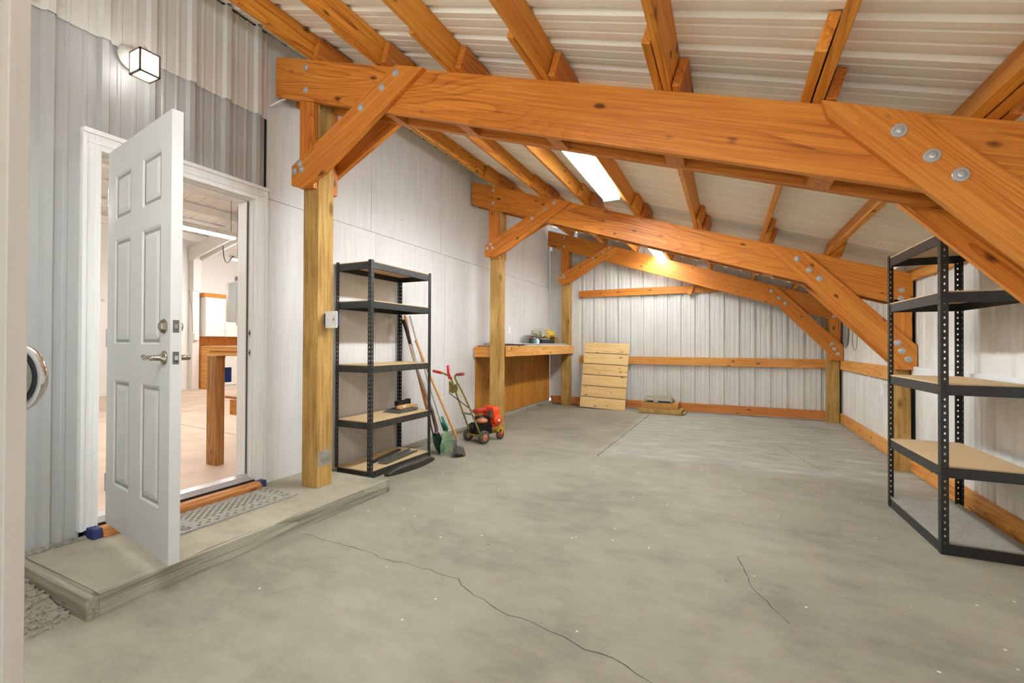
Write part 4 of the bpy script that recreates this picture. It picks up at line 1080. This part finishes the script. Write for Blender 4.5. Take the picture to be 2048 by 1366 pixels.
sb = thing('shop_beam', (-4, 5.85, 3), 'white painted sloping beam under the shop roof', 'beam')
shaped('plank', [(-7.45, 2.95), (-0.2, zshop(-0.2)-0.31), (-0.2, zshop(-0.2)-0.01), (-7.45, 3.25)], 5.78, 5.82, ((-7.45, 2.95), (-0.2, zshop(-0.2)-0.31)), M['shopwhite'], sb)
shaped('plank', [(-7.45, 2.95), (-0.2, zshop(-0.2)-0.31), (-0.2, zshop(-0.2)-0.01), (-7.45, 3.25)], 5.96, 6.0, ((-7.45, 2.95), (-0.2, zshop(-0.2)-0.31)), M['shopwhite'], sb)
sp = thing('shop_post', (-7.40, 5.86, SF), 'white painted post on the far shop wall', 'post')
ob('shaft', B(((-7.48, 5.81, SF), (-7.34, 5.95, 3.1)), bev=0.004), M['shopwhite'], sp)
ob('cleat', B(((-7.34, 5.80, 2.3), (-7.30, 5.96, 3.0)), bev=0.003), M['shopwhite'], sp)
tag(ob('outlet_box', B(((-7.339, 5.82, 1.23), (-7.27, 5.91, 1.38)), bev=0.004), M['plastic']), 'white outlet box on the white shop post', 'outlet')
ob('conduit_wire', tube(smooth_path([(-7.30, 5.70, 2.3), (-7.28, 5.76, 1.9), (-7.28, 5.78, 1.4)], 5), 0.006, 6), M['grey'], sp)
# wall cabinet, orange boards, base cabinet, pegboard
cb = thing('wall_cabinet', (-7.3, 6.3, 1.31), 'white two door wall cabinet in the shop', 'cabinet')
ob('body', B(((-7.49, 5.99, 1.31), (-7.20, 7.25, 2.18)), bev=0.003), M['shopwhite'], cb)
for a, b in ((5.995, 6.415), (6.425, 6.845), (6.855, 7.245)):
    d = ob('door', B(((-7.20, a, 1.315), (-7.18, b, 2.175)), bev=0.003), M['shopwhite'], cb)
    ob('handle', tube(smooth_path([(-7.18, b-0.03 if a < 6.1 else a+0.03, 1.39), (-7.155, b-0.03 if a < 6.1 else a+0.03, 1.42), (-7.18, b-0.03 if a < 6.1 else a+0.03, 1.47)], 4), 0.005, 6), M['plastic'], d)
tag(ob('osb_strip', B(((-7.49, 5.97, 2.185), (-7.21, 7.3, 2.275))), M['osb']), 'orange board strip above the white shop cabinet', 'board')
tag(ob('osb_board', B(((-7.499, 5.97, 1.12), (-7.475, 7.6, 1.308))), M['shopwood']), 'orange board behind the shop counter under the cabinet', 'board')
tag(ob('pegboard', B(((-7.499, 7.26, 1.30), (-7.48, 8.38, 2.1))), M['pegboard']), 'orange pegboard on the shop wall beside the cabinet', 'pegboard')
bc = thing('base_cabinet', (-7.2, 6.2, SF), 'orange plywood base cabinet end against the shop wall', 'cabinet')
ob('side', B(((-7.49, 5.98, SF), (-6.95, 6.26, 1.11)), bev=0.003), M['shopwood'], bc)
bc2 = thing('base_cabinet', (-7.2, 7.2, SF), 'white base cabinet beside the orange one in the shop', 'cabinet')
ob('body', B(((-7.49, 6.28, SF), (-7.0, 8.38, 1.06))), M['shopwhite'], bc2)
ob('worktop', B(((-7.49, 6.27, 1.06), (-6.95, 8.38, 1.11))), M['shopwood'], bc2)
for k in range(4):
    ob('door', B(((-7.0, 6.30+k*0.52, SF+0.08), (-6.98, 6.80+k*0.52, 1.04)), bev=0.003), M['shopwhite'], bc2)
# shop workbench
sbn = thing('shop_workbench', (-0.45, 2.9, SF), 'heavy timber workbench just inside the shop door', 'workbench')
board('leg', (-0.672, 2.316, SF), (-0.672, 2.316, 1.055), 0.125, 0.072, M['bench_post'], sbn, up=(0, 1, 0), z0=-0.036, y0=-0.0625)
board('leg', (-0.672, 4.40, SF), (-0.672, 4.40, 1.055), 0.125, 0.072, M['bench_post'], sbn, up=(0, 1, 0), z0=-0.036, y0=-0.0625)
ob('top', B(((-0.74, 2.26, 1.100), (-0.215, 4.5, 1.118)), ((-0.735, 2.265, 1.120), (-0.215, 4.5, 1.136))), M['shopwood'], sbn)
board('apron', (-0.70, 2.30, 1.058), (-0.215, 2.30, 1.058), 0.038, 0.04, M['shopwood'], sbn)
board('apron', (-0.53, 2.44, 0.955), (-0.215, 2.44, 0.955), 0.038, 0.10, M['shopwood'], sbn)
board('shelf_rail', (-0.555, 2.38, 0.565), (-0.215, 2.38, 0.565), 0.038, 0.125, M['shopwood'], sbn)
ob('lower_shelf', B(((-0.70, 2.41, 0.690), (-0.215, 4.4, 0.708))), M['shopwood'], sbn)
tc = thing('tool_case', (-0.80, 2.47, 0.82), 'blue case hanging from the back edge of the timber workbench', 'case')
ob('case', B(((-0.86, 2.42, 0.82), (-0.75, 2.50, 0.95)), bev=0.006), M['blueplastic'], tc)
ob('strap', tube(smooth_path([(-0.84, 2.46, 0.95), (-0.80, 2.46, 1.02), (-0.747, 2.46, 1.112)], 5), 0.006, 6), M['cord'], tc)
tag(ob('pale_offcut', B(((-0.52, 2.44, 0.709), (-0.23, 2.50, 0.735)), bev=0.002), M['plastic']), 'pale strip on the lower shelf of the shop workbench', 'offcut')
# white board and paper towel holder at the inner side of the doorway
tag(ob('hanging_board', B(((-0.20, 2.205, 0.955), (-0.17, 2.29, 2.25)), bev=0.002), M['shopwhite']), 'white vertical board on the shop side of the door frame', 'board')
ph_ = thing('paper_towel_holder', (-0.29, 2.2, 1.32), 'white upright roll holder beside the inner door frame', 'holder')
ob('roll', L_([(0, 0.045), (0.003, 0.05), (0.297, 0.05), (0.30, 0.045)], (-0.285, 2.215, 1.325), (0, 0, 1), 20), M['plastic'], ph_, None, True)
ob('bracket', B(((-0.24, 2.205, 1.30), (-0.201, 2.235, 1.645)), ((-0.30, 2.2, 1.628), (-0.205, 2.23, 1.64)), bev=0.002), M['plastic'], ph_)
ob('clip', B(((-0.262, 2.205, 1.642), (-0.24, 2.225, 1.68)), bev=0.003), M['grey'], ph_)
# shop lights
fixture('shop_light', -3.0, 2.70, 3.96, 2.60, 'lit hanging tube light seen through the doorway', M['shoptube'], 0.10, 2, ((3.9, zshop(-3.0)+0.15), (2.8, zshop(-3.0)+0.15)))
far_light = fixture('shop_light', -5.5, 5.46, 6.8, 2.78, 'lit hanging tube light farther back in the shop', M['shoptube'], 0.10, 2, ((5.6, zshop(-5.5)+0.15), (6.6, zshop(-5.5)+0.15)))
fixture('shop_light', -3.0, 0.3, 1.6, 2.60, 'added tube light, unseen behind the open door', M['shoptube'], 0.10, 2, ((0.5, zshop(-3.0)+0.15), (1.4, zshop(-3.0)+0.15)))  # extra unseen light, added to brighten the shop
ob('power_cord', tube(smooth_path([(-5.3, 5.20, 2.98), (-5.35, 5.26, 2.75), (-5.4, 5.36, 2.70), (-5.45, 5.48, 2.84), (-5.5, 5.6, 2.86)], 6), 0.008, 6), M['engine'], far_light, None, True)
